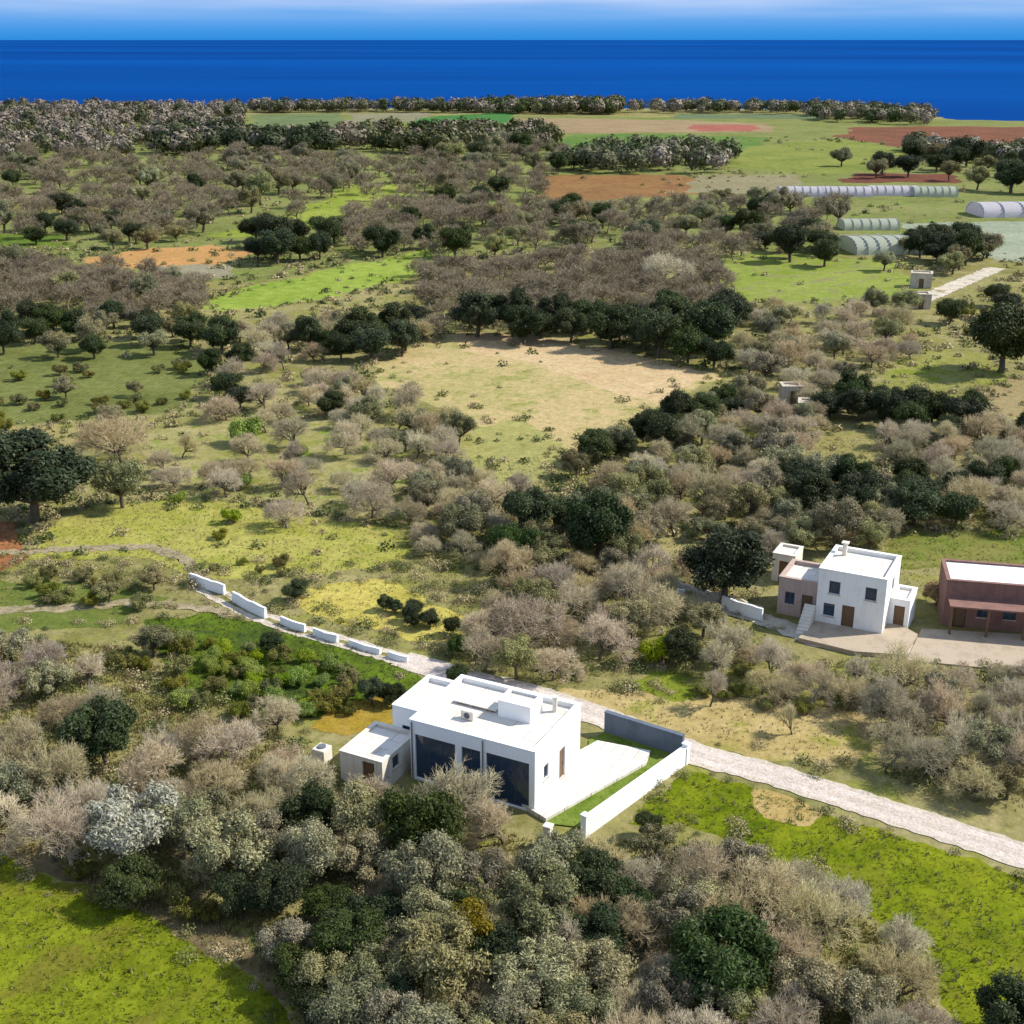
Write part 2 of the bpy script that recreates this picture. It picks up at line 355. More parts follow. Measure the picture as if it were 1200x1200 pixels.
for i, (nm, lab, poly, (a, bb, c), rows) in enumerate(FIELDS):
    A = bbox(poly); lv = 0
    for j in range(i):
        B = bbox(FIELDS[j][2])
        if A[0] < B[1] + 8 and B[0] < A[1] + 8 and A[2] < B[3] + 8 and B[2] < A[3] + 8: lv = max(lv, LEVEL[j] + 1)
    LEVEL.append(lv)
    m = soil_mat(nm + '_surface', a, bb, c, .05, .4, 2.4, rows)
    d = G(*poly[0])[1]
    tag(sheet(nm, ragged(poly), .006 + .004 * lv, m), lab, 'field', kind='structure')

def ribbon(name, px, width, z, mat, label, cat='road', edge=.12, mid=None, side=None):
    pts = [Vector(G(*p)) for p in px]
    fine = []
    for i in range(len(pts) - 1):
        n = max(2, int((pts[i + 1] - pts[i]).length / .5))
        for k in range(n): fine.append(pts[i].lerp(pts[i + 1], k / n))
    fine.append(pts[-1])
    for _ in range(6): fine = [fine[0]] + [(fine[i - 1] + fine[i] * 2 + fine[i + 1]) / 4 for i in range(1, len(fine) - 1)] + [fine[-1]]
    cols = (-.5, -.34, -.13, .13, .34, .5); rows_ = []
    for i, p in enumerate(fine):
        d = (fine[min(i + 1, len(fine) - 1)] - fine[max(i - 1, 0)]).normalized(); n = Vector((-d.y, d.x))
        rows_.append([p - n * (c * width + random.uniform(-edge, edge) * (1 if abs(c) == .5 else .45)) for c in cols])
    v = np.array([(q.x, q.y, z) for r in rows_ for q in r]); k = len(cols)
    f = np.array([(i * k + j + 1, i * k + j, (i + 1) * k + j, (i + 1) * k + j + 1) for i in range(len(rows_) - 1) for j in range(k - 1)])
    me = mesh_np(name, v, [f], mat)
    if mid: me.materials.append(mid); me.materials.append(side or mat); me.polygons.foreach_set('material_index', np.tile([2, 0, 1, 0, 2], len(rows_) - 1).astype(np.int32))
    return tag(obj(name, me), label, cat, kind='structure')

M['road'] = soil_mat('road_gravel', 'e2d2c6', 'f0e2d8', None, .2, .8, 6, None, 1.5)
M['track'] = soil_mat('track_dust', 'd4c8b2', 'eee2d2', 'a89c78', .2, .7, 5, None, 1.6)
M['track_faint'] = soil_mat('track_faint', 'a89a78', 'c8b898', '8a8450', .2, .5, 4, None, 1.8)
M['rut_middle'] = soil_mat('rut_middle', 'd6c6b6', 'e8dace', None, .3, 1.2, 6, None, 1.55); M['road_side'] = soil_mat('road_side', 'd4c4b2', 'e8dccc', None, .3, 1.0, 6, None, 1.55)
M['track_middle'] = soil_mat('track_middle', '8e8a4c', 'b4aa7c', '76803a', .3, 1.2, 6)
ribbon('road', [(470, 772), (505, 783), (550, 796), (620, 812), (700, 838), (770, 866), (830, 889), (900, 906), (1000, 938), (1100, 970), (1200, 1003), (1340, 1052)], 2.7, .047, M['road'], 'pale gravel road running from the villa to the right edge', mid=M['rut_middle'], side=M['road_side'])
ribbon('dirt_track', [(490, 779), (450, 767), (400, 752), (340, 736), (304, 722), (282, 712), (256, 698), (234, 686)], 1.9, .043, M['track'], 'pale dirt track climbing left from the villa past the grove', 'track', mid=M['track_middle'], side=M['road_side'])
ribbon('dirt_track', [(300, 724), (230, 712), (160, 706), (90, 712), (0, 716), (-200, 724)], 1.4, .039, M['track_faint'], 'faint beige track leading to the left edge', 'track', .3)
ribbon('dirt_track', [(-150, 652), (0, 648), (90, 643), (180, 640), (215, 655), (250, 690)], 1.3, .035, M['track_faint'], 'faint beige track above the left meadow', 'track', .4)
ribbon('dirt_track', [(1068, 356), (1100, 343), (1130, 330), (1168, 314)], 4.0, .04, M['track'], 'pale track crossing the far fields at the right', 'track', .3)
ribbon('farm_lane', [(760, 692), (800, 697), (850, 712), (900, 728), (960, 752), (1060, 762), (1200, 768), (1300, 772)], 2.2, .04, M['track'], 'pale lane in front of the white farmhouse', 'lane', .3)

# ------------------------------------------------------------------ tree prototypes
def tubes(segs):
    """segs: (p0, p1, r0, r1, sides) -> verts, quads"""
    V, Fq = [], []; n0 = 0
    for p0, p1, r0, r1, k in segs:
        d = p1 - p0; L = np.linalg.norm(d)
        if L < 1e-5: continue
        d = d / L; a = np.array((0, 0, 1.)) if abs(d[2]) < .9 else np.array((1., 0, 0))
        u = np.cross(d, a); u /= np.linalg.norm(u); w = np.cross(d, u)
        an = np.arange(k) * (2 * math.pi / k); c, s = np.cos(an)[:, None], np.sin(an)[:, None]
        ringv = c * u + s * w
        V.append(p0 + ringv * r0); V.append(p1 + ringv * r1)
        i = np.arange(k); j = (i + 1) % k
        Fq.append(np.stack([n0 + i, n0 + j, n0 + k + j, n0 + k + i], 1)); n0 += 2 * k
    return np.concatenate(V), np.concatenate(Fq)

def unit(v): return v / np.linalg.norm(v)

def bare_segs(rng, levels=5, droop=.0, spread=1.0, kids=(5, 5, 6, 6, 4)):
    trunk, twig = [], []
    lens = (1.15, 1.55, 1.15, .8, .52, .34); rad = (.17, .10, .055, .028, .016, .011)
    def grow(p, d, lv):
        L = lens[lv] * rng.uniform(.75, 1.25); r = rad[lv]
        nseg = 3 if lv < 2 else (2 if lv < 4 else 1); pts = [p]; dd = d
        for k in range(nseg):
            dd = unit(dd + rng.normal(0, .16, 3) + np.array((0, 0, .10 if lv > 0 else .0)))
            pts.append(pts[-1] + dd * L / nseg)
        tgt = trunk if lv <= 2 else twig
        sides = (7, 5, 4, 3, 3, 3)[lv]
        for k in range(nseg):
            t0, t1 = k / nseg, (k + 1) / nseg
            tgt.append((pts[k], pts[k + 1], r * (1 - .45 * t0), r * (1 - .45 * t1), sides))
        if lv < levels:
            n = kids[lv]; az0 = rng.uniform(0, 6.28)
            for c in range(n):
                t = 1.0 if lv == 0 else rng.uniform(.35, 1.0)
                f = t * nseg; k = min(nseg - 1, int(f)); base = pts[k] + (pts[k + 1] - pts[k]) * (f - k)
                ang = rng.uniform(.45, .95) * spread * (1.15 if lv == 0 else 1.0); az = az0 + c * 6.28 / n + rng.uniform(-.5, .5)
                a = np.array((0, 0, 1.)) if abs(dd[2]) < .9 else np.array((1., 0, 0))
                u = unit(np.cross(dd, a)); w = np.cross(dd, u)
                grow(base, unit(dd * math.cos(ang) + (u * math.cos(az) + w * math.sin(az)) * math.sin(ang)), lv + 1)
    grow(np.array((0, 0, -.15)), np.array((rng.normal(0, .08), rng.normal(0, .08), 1.)), 0)
    return trunk, twig

def leaf_quads(rng, n, lobes, size, flat=.4, shell=.3, aspect=2.3):
    L = np.array(lobes); w = L[:, 3] ** 2; idx = rng.choice(len(L), n, p=w / w.sum())
    d = rng.normal(0, 1, (n, 3)); d /= np.linalg.norm(d, axis=1)[:, None]
    rr = L[idx, 3] * (shell + (1 - shell) * rng.random(n) ** .6)
    # clumpy: directions are pulled towards a few random clump directions per lobe
    cd = rng.normal(0, 1, (len(L), 9, 3)); cd /= np.linalg.norm(cd, axis=2)[:, :, None]
    cw_ = rng.random((len(L), 9)) ** 2 + .03; cw_ = np.cumsum(cw_ / cw_.sum(1, keepdims=True), 1)
    ki = (rng.random(n)[:, None] > cw_[idx]).sum(1).clip(0, 8); pick = cd[idx, ki]; kr = rng.uniform(.75, 1.35, (len(L), 9))[idx, ki]
    d = d * .6 + pick * .62; d /= np.linalg.norm(d, axis=1)[:, None]
    rr = rr * kr * np.where(rng.random(n) < .14, rng.uniform(1.05, 1.5, n), 1)
    c = L[idx, :3] + d * rr[:, None] * np.array((1, 1, L[0, 4]))
    nrm = d + rng.normal(0, .75, (n, 3)) + np.array((0, 0, flat)); nrm /= np.linalg.norm(nrm, axis=1)[:, None]
    tv = rng.normal(0, 1, (n, 3)); u = np.cross(nrm, tv); u /= np.linalg.norm(u, axis=1)[:, None]; v = np.cross(nrm, u)
    s = size * rng.uniform(.6, 1.3, n)[:, None]
    u = u * s * aspect / 2; v = v * s / 2
    V = np.stack([c - u, c + v * .9 - u * .1, c + u, c - v * .9 + u * .1], 1)
    V = V[np.ones(n, bool)]
    Vf = V.reshape(-1, 3); q = np.arange(len(Vf)).reshape(-1, 4)
    return Vf, q

def leafy(rng, nlobe, crad, cz, zs, lr, nleaf, size, shell=.3):
    lobes = []
    for k in range(nlobe):
        a = 2 * math.pi * k / nlobe * 1.0 + rng.uniform(-.5, .5); r = crad * math.sqrt(rng.uniform(.05, 1.0))
        lobes.append((r * math.cos(a * 1.7), r * math.sin(a * 1.7), cz + zs * (rng.uniform(-.6, 1) * (1 - .55 * (r / crad) ** 2)), lr * rng.uniform(.5, 1.3), .85))
    V, q = leaf_quads(rng, nleaf, lobes, size, shell=shell)
    segs = []; base = np.array((0, 0, -.15)); fork = np.array((rng.normal(0, .1), rng.normal(0, .1), max(.25, cz * .42)))
    segs.append((base, fork, .2, .15, 8))
    for x, y, z, rr, _ in lobes:
        e = np.array((x, y, z)); m = fork * .5 + e * .5 + np.array((x, y, 0)) * .12
        segs.append((fork, m, .09, .06, 5)); segs.append((m, e, .06, .025, 4))
        for _k in range(9): segs.append((e, e + unit(rng.normal(0, 1, 3) + np.array((0, 0, .3))) * rr * rng.uniform(.8, 1.45), .02, .006, 3))
    return (V, q), segs

PROTO = {}
def add_proto(kind, trunk_vq, crown_vq, crown_mat):
    tm = mesh_np(kind + '_trunk', trunk_vq[0], [trunk_vq[1]], M['bark'], True)
    cm = mesh_np(kind + '_crown', crown_vq[0], [crown_vq[1]], M[crown_mat])
    # one-piece version for far copies too small to show parts
    V = np.concatenate([trunk_vq[0], crown_vq[0]]); q = np.concatenate([trunk_vq[1], crown_vq[1] + len(trunk_vq[0])])
    fm = mesh_np(kind + '_whole', V, [q], M['bark']); fm.materials.append(M[crown_mat])
    fm.polygons.foreach_set('material_index', np.concatenate([np.zeros(len(trunk_vq[1]), np.int32), np.ones(len(crown_vq[1]), np.int32)]))
    r = np.percentile(np.linalg.norm(crown_vq[0][:, :2], axis=1), 93); h = np.percentile(crown_vq[0][:, 2], 99)
    PROTO.setdefault(kind, []).append((tm, cm, fm, 2 * r, h))

for s in range(6):
    rng = np.random.default_rng(100 + s)
    tr, tw = bare_segs(rng, 5, 0, rng.uniform(.85, 1.1))
    add_proto('bare', tubes(tr), tubes(tw), 'twig')
for s in range(2):
    rng = np.random.default_rng(140 + s)
    tr, tw = bare_segs(rng, 5, 0, .55, (4, 5, 5, 5, 3))
    add_proto('slender', tubes(tr), tubes(tw), 'twig')
for s in range(5):
    rng = np.random.default_rng(200 + s)
    c, sg = leafy(rng, 24, 1.95, 2.5, 1.15, .62, 17000, .085); add_proto('olive', tubes(sg), c, 'olive_leaf')
for s in range(5):
    rng = np.random.default_rng(300 + s)
    c, sg = leafy(rng, 24, 1.8, 2.35, 1.45, .75, 22000, .10, .35); add_proto('dark', tubes(sg), c, 'dark_leaf')
for s in range(4):
    rng = np.random.default_rng(400 + s)
    c, sg = leafy(rng, 14, .95, .75, .45, .36, 5500, .065); add_proto('shrub', tubes([(a, b2, r0 * .4, r1 * .4, k) for a, b2, r0, r1, k in sg]), c, 'shrub_leaf')
for nm, mt, sd in (('bright', 'bright_leaf', 500), ('tan', 'tan_leaf', 520)):
    for s in range(2):
        rng = np.random.default_rng(sd + s)
        c, sg = leafy(rng, 9, .95, 1.0, .6, .55, 7000, .08); add_proto(nm, tubes([(a, b2, r0 * .5, r1 * .5, k) for a, b2, r0, r1, k in sg]), c, mt)
rng = np.random.default_rng(540); c, sg = leafy(rng, 22, 1.85, 2.1, 1.1, .62, 18000, .085); add_proto('silver', tubes(sg), c, 'silver_leaf')
rng = np.random.default_rng(541); c, sg = leafy(rng, 9, .8, 1.8, 1.2, .6, 11000, .08); add_proto('yellow', tubes(sg), c, 'yellow_leaf')

NAMES = {'bare': ('bare_tree', 'tree'), 'slender': ('bare_tree', 'tree'), 'olive': ('olive_tree', 'tree'), 'dark': ('evergreen_tree', 'tree'), 'shrub': ('shrub', 'shrub'),
         'bright': ('bright_shrub', 'shrub'), 'tan': ('tan_shrub', 'shrub'), 'silver': ('silver_tree', 'tree'), 'yellow': ('yellow_tree', 'tree')}
WORDS = {'bare': 'bare tree', 'slender': 'slender bare tree', 'olive': 'olive tree', 'dark': 'dark evergreen', 'shrub': 'olive-green shrub', 'bright': 'bright green shrub', 'tan': 'tan shrub'}
PLANTED = []   # (x, y, radius)
counts = {}

def plant(kind, x, y, D, hs=1.0, z=0.0):
    ps = PROTO[kind]; i = counts.get(kind, 0); counts[kind] = i + 1
    tm, cm, fm, d0, h0 = ps[(i * 7 + random.randrange(len(ps))) % len(ps)]
    s = D / d0; rz = random.uniform(0, 6.28); sc = (s * random.uniform(.92, 1.08), s * random.uniform(.92, 1.08), s * hs * random.uniform(.9, 1.12))
    nm = NAMES[kind][0]
    PLANTED.append((x, y, D / 2))
    if px_per_m(y) * D < 24:
        o = obj(nm, fm); o.location = (x, y, z); o.rotation_euler = (0, 0, rz); o.scale = sc
    else:
        o = empty(nm, (x, y, z), rz); o.scale = sc
        obj('trunk', tm, o); obj('crown', cm, o)
    o['category'] = NAMES[kind][1]
    return o

def hero(kind, cx, cy, w, label, hs=1.0):
    """a single tree whose crown the photo shows at (cx, cy), w pixels wide"""
    zc = 2.4
    for _ in range(4):
        x, y = G(cx, cy, zc); D = w / px_per_m(y, zc); d0, h0 = PROTO[kind][0][3:5]; zc = h0 * D / d0 * hs * .62
    o = plant(kind, x, y, D, hs); o['label'] = label; return o

HERO = [
 ('dark', 120, 852, 82, 'dark round evergreen tree standing alone among bare trees at the far left'),
 ('silver', 150, 955, 118, 'pale silvery leafed tree above the lower left meadow'),
 ('dark', 366, 955, 66, 'dark evergreen tree below the left end of the villa, the left one of two', 1.1),
 ('dark', 494, 968, 92, 'rounded dark evergreen tree directly below the villa front'),
 ('bare', 325, 838, 66, 'pinkish tan bare tree left of the small white annex'),
 ('yellow', 550, 1098, 52, 'mustard yellow leafed tree among grey-green olives in the foreground'),
 ('dark', 850, 1108, 118, 'large dark evergreen tree in the foreground wood right of centre'),
 ('dark', 1188, 1185, 76, 'dark evergreen tree cut by the lower right corner'),
 ('dark', 852, 660, 90, 'large dark evergreen tree beside the white farmhouse'),
 ('bright', 768, 758, 40, 'lime green shrub below the dark evergreen near the farm lane'),
 ('dark', 798, 752, 42, 'small dark evergreen tree right of the lime green shrub', 1.15),
 ('bright', 288, 505, 40, 'bright green shrub at the edge of the bare orchard at left'),
 ('dark', 34, 560, 118, 'very dark massive evergreen tree at the left edge', .78),
 ('olive', 140, 560, 60, 'grey-green olive tree right of the massive dark evergreen'),
 ('bare', 140, 512, 96, 'large pale bare tree above the olive at left'),
 ('dark', 702, 613, 74, 'dark evergreen tree in the middle wood, right of its smaller twin'),
 ('dark', 622, 602, 60, 'smaller dark evergreen tree in the middle wood'),
 ('dark', 258, 390, 42, 'near black evergreen tree above the dull green field'),
 ('dark', 1180, 390, 78, 'broad dark evergreen tree at the right edge, far side of the dry field'),
 ('tan', 1098, 694, 36, 'orange tan shrub between the white farmhouse and the red walled building'),
 ('dark', 760, 968, 30, 'small dark evergreen bush at the tip of the right meadow'),
 ('bare', 524, 956, 160, 'wide bare brown tree screening the front of the villa', .78),
 ('bare', 448, 930, 90, 'bare brown tree below the small white annex'),
 ('bare', 590, 965, 84, 'bare brown tree below the right corner of the villa front'),
 ('bare', 622, 728, 112, 'large mauve-brown bare tree behind the villa'),
 ('slender', 834, 800, 40, 'tall slender bare tree in straw coloured grass behind the villa', 1.25),
 ('slender', 930, 838, 34, 'shorter slender bare tree by the pale road', 1.2),
 ('bare', 780, 315, 70, 'broad pale bare tree at the crest of the far grey wood'),
 ('dark', 345, 690, 26, 'small dark bush beside the golden meadow'),
]
for hr in HERO: hero(*hr)

def inside(p, poly):
    x, y = p; c = False; n = len(poly)
    for i in range(n):
        (x1, y1), (x2, y2) = poly[i], poly[i - 1]
        if (y1 > y) != (y2 > y) and x < (x2 - x1) * (y - y1) / (y2 - y1) + x1: c = not c
    return c

BLOCKED = [[(360, 815), (460, 800), (500, 785), (700, 800), (820, 875), (700, 985), (640, 985), (615, 905), (470, 880), (400, 900), (360, 895)],
           [(880, 625), (1060, 625), (1230, 640), (1230, 775), (1040, 775), (890, 755)],
           [(975, 258), (1066, 258), (1066, 304), (975, 304)], [(1052, 345), (1165, 302), (1186, 320), (1080, 372)], [(905, 208), (1120, 208), (1120, 236), (905, 236)], [(1135, 225), (1260, 225), (1260, 262), (1135, 262)]]
ZONES = [  # phrase, polygon of crown positions (px), [(kind, count, min D, max D)]
 ('at the left edge above the lower meadow', [(-40, 740), (80, 755), (150, 800), (110, 930), (40, 985), (-40, 985)], [('bare', 14, 3.6, 5.6), ('olive', 3, 3, 4)]),
 ('between the lone evergreen and the villa annex', [(150, 860), (290, 850), (370, 905), (340, 945), (200, 925)], [('bare', 13, 3.2, 5)]),
 ('above the dry verge at lower left', [(200, 940), (440, 935), (450, 1000), (240, 1010)], [('olive', 8, 3, 4.4), ('bare', 4, 3, 4.5)]),
 ('in the shady gap at lower left', [(40, 990), (110, 985), (330, 1020), (440, 1035), (450, 1090), (420, 1100), (320, 1060), (120, 1020)], [('dark', 6, 2.4, 3.4), ('shrub', 8, 1.2, 2.2)]),
 ('beside the lower left meadow edge', [(300, 1085), (440, 1090), (480, 1215), (400, 1215)], [('olive', 6, 2.6, 4), ('dark', 3, 2.2, 3.2), ('shrub', 6, 1.2, 2)]),
 ('in the central foreground olive grove', [(440, 1000), (520, 1010), (650, 1010), (650, 1225), (470, 1225)], [('olive', 13, 2.8, 4.4), ('bare', 11, 2.8, 4.4), ('dark', 5, 2.4, 3.4)]),
 ('in the foreground right of the olive grove', [(650, 1010), (760, 985), (870, 1000), (820, 1225), (650, 1225)], [('bare', 11, 3, 4.6), ('olive', 8, 2.8, 4.2), ('dark', 5, 2.6, 3.6)]),
 ('below the villa boundary wall', [(650, 985), (690, 985), (760, 985), (740, 1010), (660, 1010)], [('shrub', 6, 1.2, 2)]),
 ('in the lower right bare wood', [(880, 1010), (960, 1020), (1040, 1090), (1110, 1225), (850, 1225)], [('bare', 22, 3.4, 5.2), ('olive', 4, 2.6, 3.6)]),
 ('above the road at the right edge', [(1045, 790), (1220, 770), (1230, 915), (1130, 905), (1045, 870)], [('bare', 22, 3.4, 5.2), ('olive', 3, 2.6, 3.6)]),
 ('below the white farmhouse', [(890, 775), (1050, 775), (1050, 815), (900, 800)], [('bare', 8, 3, 4.6), ('shrub', 5, 1.2, 2)]),
 ('behind the villa', [(570, 655), (760, 640), (830, 715), (740, 745), (640, 770), (560, 770)], [('bare', 22, 3.4, 5.4), ('olive', 6, 2.6, 3.8)]),
 ('below the farm lane', [(790, 735), (960, 760), (930, 800), (830, 785)], [('bare', 4, 3, 4.4), ('shrub', 6, 1.2, 2.0)]),
 ('in the middle wood', [(500, 625), (600, 590), (730, 595), (810, 650), (560, 650)], [('bare', 10, 3, 4.8), ('olive', 9, 3, 4.4), ('dark', 3, 3, 4)]),
 ('in the hedge above the golden meadow', [(438, 680), (455, 676), (555, 718), (560, 775), (530, 775), (535, 728), (445, 695)], [('dark', 9, 1.2, 1.9)]),
 ('in the young grove left of the villa', [(178, 722), (330, 735), (450, 772), (478, 800), (440, 822), (330, 830), (205, 800)], [('shrub', 24, 1.2, 2.1), ('bright', 24, 1.1, 1.8), ('dark', 3, 1.6, 2.4)]),
 ('beside the left edge track', [(-40, 730), (200, 735), (150, 790), (60, 750), (-40, 735)], [('shrub', 6, 1.3, 2.2), ('olive', 1, 2.4, 3.0)]),
 ('between left meadow and left edge track', [(20, 645), (200, 662), (225, 676), (200, 692), (20, 678)], [('shrub', 10, 1.2, 2.0), ('olive', 2, 2.0, 2.8)]),
 ('on the dull green field', [(-20, 420), (215, 415), (220, 470), (90, 485), (-20, 490)], [('shrub', 24, 1.6, 2.6), ('olive', 6, 2.2, 3)]),
 ('in the left meadow', [(250, 600), (480, 630), (430, 650), (250, 650)], [('shrub', 6, 1.0, 1.7)]),
 ('in the pale bare orchard', [(185, 520), (300, 495), (480, 500), (500, 560), (480, 605), (320, 595), (190, 580)], [('bare', 22, 3.4, 5.0), ('bright', 4, 1.6, 2.2)]),
 ('below the left corner of the sandy field', [(400, 440), (450, 455), (550, 490), (540, 525), (400, 510)], [('bare', 17, 3.6, 5.6), ('olive', 5, 2.8, 4)]),
 ('between orchard and middle wood', [(490, 530), (610, 560), (600, 600), (500, 620)], [('bare', 9, 3.4, 5), ('olive', 7, 2.8, 4)]),
 ('right of the dull green field', [(240, 410), (400, 405), (420, 440), (400, 490), (310, 490), (250, 480)], [('bare', 13, 3.6, 5.6), ('dark', 6, 3.2, 4.6)]),
 ('above the dull green field', [(-30, 370), (240, 365), (240, 400), (-30, 410)], [('dark', 13, 3.6, 5.4), ('olive', 8, 3.4, 5)]),
 ('behind the dark tree belt at left', [(-30, 310), (240, 318), (230, 365), (-30, 365)], [('bare', 22, 4, 6.5), ('olive', 7, 3.4, 5)]),
 ('behind the sandy field, left part', [(270, 375), (480, 365), (520, 385), (440, 415), (270, 405)], [('dark', 10, 3.8, 5.4), ('bare', 12, 4, 6), ('olive', 7, 3.4, 5)]),
 ('in the grey wood behind the sandy field', [(490, 310), (700, 295), (830, 295), (850, 360), (660, 365), (500, 385)], [('bare', 44, 4.5, 7.5)]),
 ('in the dark belt behind the sandy field', [(545, 375), (640, 368), (720, 372), (860, 370), (860, 410), (820, 418), (700, 395), (545, 385)], [('dark', 20, 5, 7.5)]),
 ('in the slanting hedge right of the sandy field', [(660, 530), (760, 485), (880, 445), (885, 462), (780, 510), (670, 545)], [('dark', 12, 2.6, 4.2), ('olive', 7, 2.6, 4)]),
 ('in the mixed wood right of centre', [(700, 545), (760, 510), (880, 470), (950, 450), (970, 500), (920, 540), (850, 620), (730, 600)], [('bare', 30, 3.4, 5.4), ('olive', 18, 3, 4.6)]),
 ('in the row below the right lime patch', [(965, 455), (1050, 460), (1150, 475), (1150, 500), (1050, 490), (970, 482)], [('dark', 12, 3.6, 5.2)]),
 ('around the small yellowish clearing', [(870, 545), (940, 550), (1070, 560), (1075, 592), (900, 580)], [('dark', 11, 3.2, 4.8), ('olive', 6, 3, 4)]),
 ('in the mauve wood at right', [(1035, 500), (1220, 495), (1220, 600), (1090, 600), (1060, 545)], [('bare', 26, 3.6, 5.8), ('dark', 8, 3, 4.4)]),
 ('behind the large farm evergreen', [(850, 600), (1040, 590), (1050, 640), (930, 640), (900, 625)], [('olive', 10, 3, 4.4), ('bare', 8, 3, 4.6)]),
 ('between the sandy field and lime patch', [(850, 360), (1070, 350), (1070, 405), (1000, 440), (870, 440)], [('bare', 28, 4, 6), ('olive', 12, 3.4, 5)]),
 ('along the pale far track', [(1080, 320), (1190, 350), (1190, 385), (1090, 390)], [('shrub', 7, 2, 3.4), ('dark', 4, 4, 6)]),
 ('in the far dark row below the tunnels', [(880, 280), (960, 282), (1070, 275), (1160, 285), (1160, 312), (1060, 306), (940, 304)], [('dark', 16, 4.5, 7), ('olive', 6, 4, 6)]),
 ('in the far left wood', [(-30, 190), (230, 185), (300, 225), (250, 262), (100, 272), (-30, 272)], [('bare', 34, 6, 9), ('dark', 8, 5, 7), ('olive', 16, 5, 8)]),
 ('in the clump beyond the bright crop strip', [(290, 270), (395, 272), (395, 296), (300, 298)], [('dark', 10, 5, 7.5)]),
 ('in the far wood at centre', [(400, 255), (500, 230), (630, 240), (650, 290), (500, 295), (400, 285)], [('bare', 26, 5, 8), ('dark', 7, 5, 7), ('olive', 8, 5, 7)]),
 ('between the ploughed field and tunnels', [(650, 245), (860, 232), (1000, 240), (980, 280), (860, 295), (660, 290)], [('bare', 14, 5, 8), ('olive', 16, 5, 7), ('dark', 10, 5, 7)]),
 ('left of the far ploughed field', [(480, 180), (640, 165), (690, 190), (620, 205), (600, 235), (490, 222)], [('olive', 22, 6, 9), ('dark', 6, 6, 9), ('bare', 12, 7, 10)]),
 ('below the red brown ploughed field', [(960, 185), (1070, 178), (1220, 190), (1220, 225), (1120, 215), (1040, 205)], [('dark', 10, 7, 11), ('olive', 8, 6, 9)]),
 ('between the far crop fields', [(240, 185), (400, 180), (480, 195), (380, 225), (280, 250), (240, 240)], [('olive', 16, 6, 9), ('bare', 14, 6, 9)]),
 ('across the far rough pasture', [(-30, 175), (280, 178), (470, 190), (620, 178), (640, 240), (480, 250), (300, 262), (100, 280), (-30, 285)], [('bare', 24, 6, 9)]),
 ('in the distance right of centre', [(640, 240), (900, 236), (980, 245), (860, 300), (640, 300)], [('bare', 12, 5, 8)]),
 ('above the orange tilled strip', [(-30, 250), (230, 262), (240, 285), (-30, 275)], [('dark', 6, 4, 6), ('olive', 7, 4, 6)]),
 ('around the grey beige strip', [(-20, 292), (110, 316), (240, 330), (235, 350), (0, 320)], [('bare', 14, 4.5, 7), ('olive', 5, 4, 6)]),
]

ORD = ['leftmost', 'second from left', 'third from left', 'fourth from left', 'fifth from left', 'sixth from left', 'seventh from left', 'eighth from left', 'ninth from left']
NUM = {1: 'one', 2: 'two', 3: 'three', 4: 'four', 5: 'five', 6: 'six', 7: 'seven', 8: 'eight', 9: 'nine'}
ROWN = {1: [''], 2: ['front', 'back'], 3: ['front', 'middle', 'back'], 4: ['front', 'second', 'third', 'back'], 5: ['front', 'second', 'third', 'fourth', 'back'], 6: ['front', 'second', 'third', 'fourth', 'fifth', 'back']}

def label_zone(items, kind, phrase):
    word = WORDS[kind]; n = len(items); grp = f'{word}s {phrase}'
    if n == 1:
        items[0][0]['label'] = f'the only {word} {phrase}'; return
    k = math.ceil(n / 9); items.sort(key=lambda t: t[2])
    chunks = np.array_split(np.arange(n), k)
    for r, ch in enumerate(chunks):
        row = sorted([items[i] for i in ch], key=lambda t: t[1]); rn = ROWN[k][r]
        for j, (o, X, Y) in enumerate(row):
            od = 'rightmost' if j == len(row) - 1 else ORD[j]
            o['label'] = f'{od} {word} {phrase}' + (f', {rn} row' if rn else '')
            o['group'] = grp

FAR_BARE = []
for phrase, poly, kinds in ZONES:
    xs = [p[0] for p in poly]; ys = [p[1] for p in poly]
    wp = [G(p[0], p[1], 2.2) for p in poly]
    x0, x1, y0, y1 = min(p[0] for p in wp), max(p[0] for p in wp), min(p[1] for p in wp), max(p[1] for p in wp)
    far = sum(ys) / len(ys) < 356
    if far: kinds = sorted(kinds, key=lambda t: t[0] == 'bare')
    for kind, n, d0, d1 in kinds:
        items = []
        if far and kind == 'bare': n = int(n * 2.5)
        for _ in range(n):
            for tries in range(260):
                X, Y = random.uniform(x0, x1), random.uniform(y0, y1); p = P(X, Y, 2.2)
                if not inside(p, poly) or any(inside(p, q) for q in BLOCKED): continue
                D = random.uniform(d0, d1); f = (.78 if tries < 140 else .58) * (.8 if far and kind == 'bare' else 1)
                if any((X - a) ** 2 + (Y - bq) ** 2 < (f * (D / 2 + r)) ** 2 for a, bq, r in PLANTED): continue
                if far and kind == 'bare':
                    FAR_BARE.append((X, Y, D)); PLANTED.append((X, Y, D / 2)); break
                o = plant(kind, X, Y, D, random.uniform(.85, 1.1)); q = P(X, Y, 1.5); items.append((o, q[0], Y)); break
        if items: label_zone(items, kind, phrase)

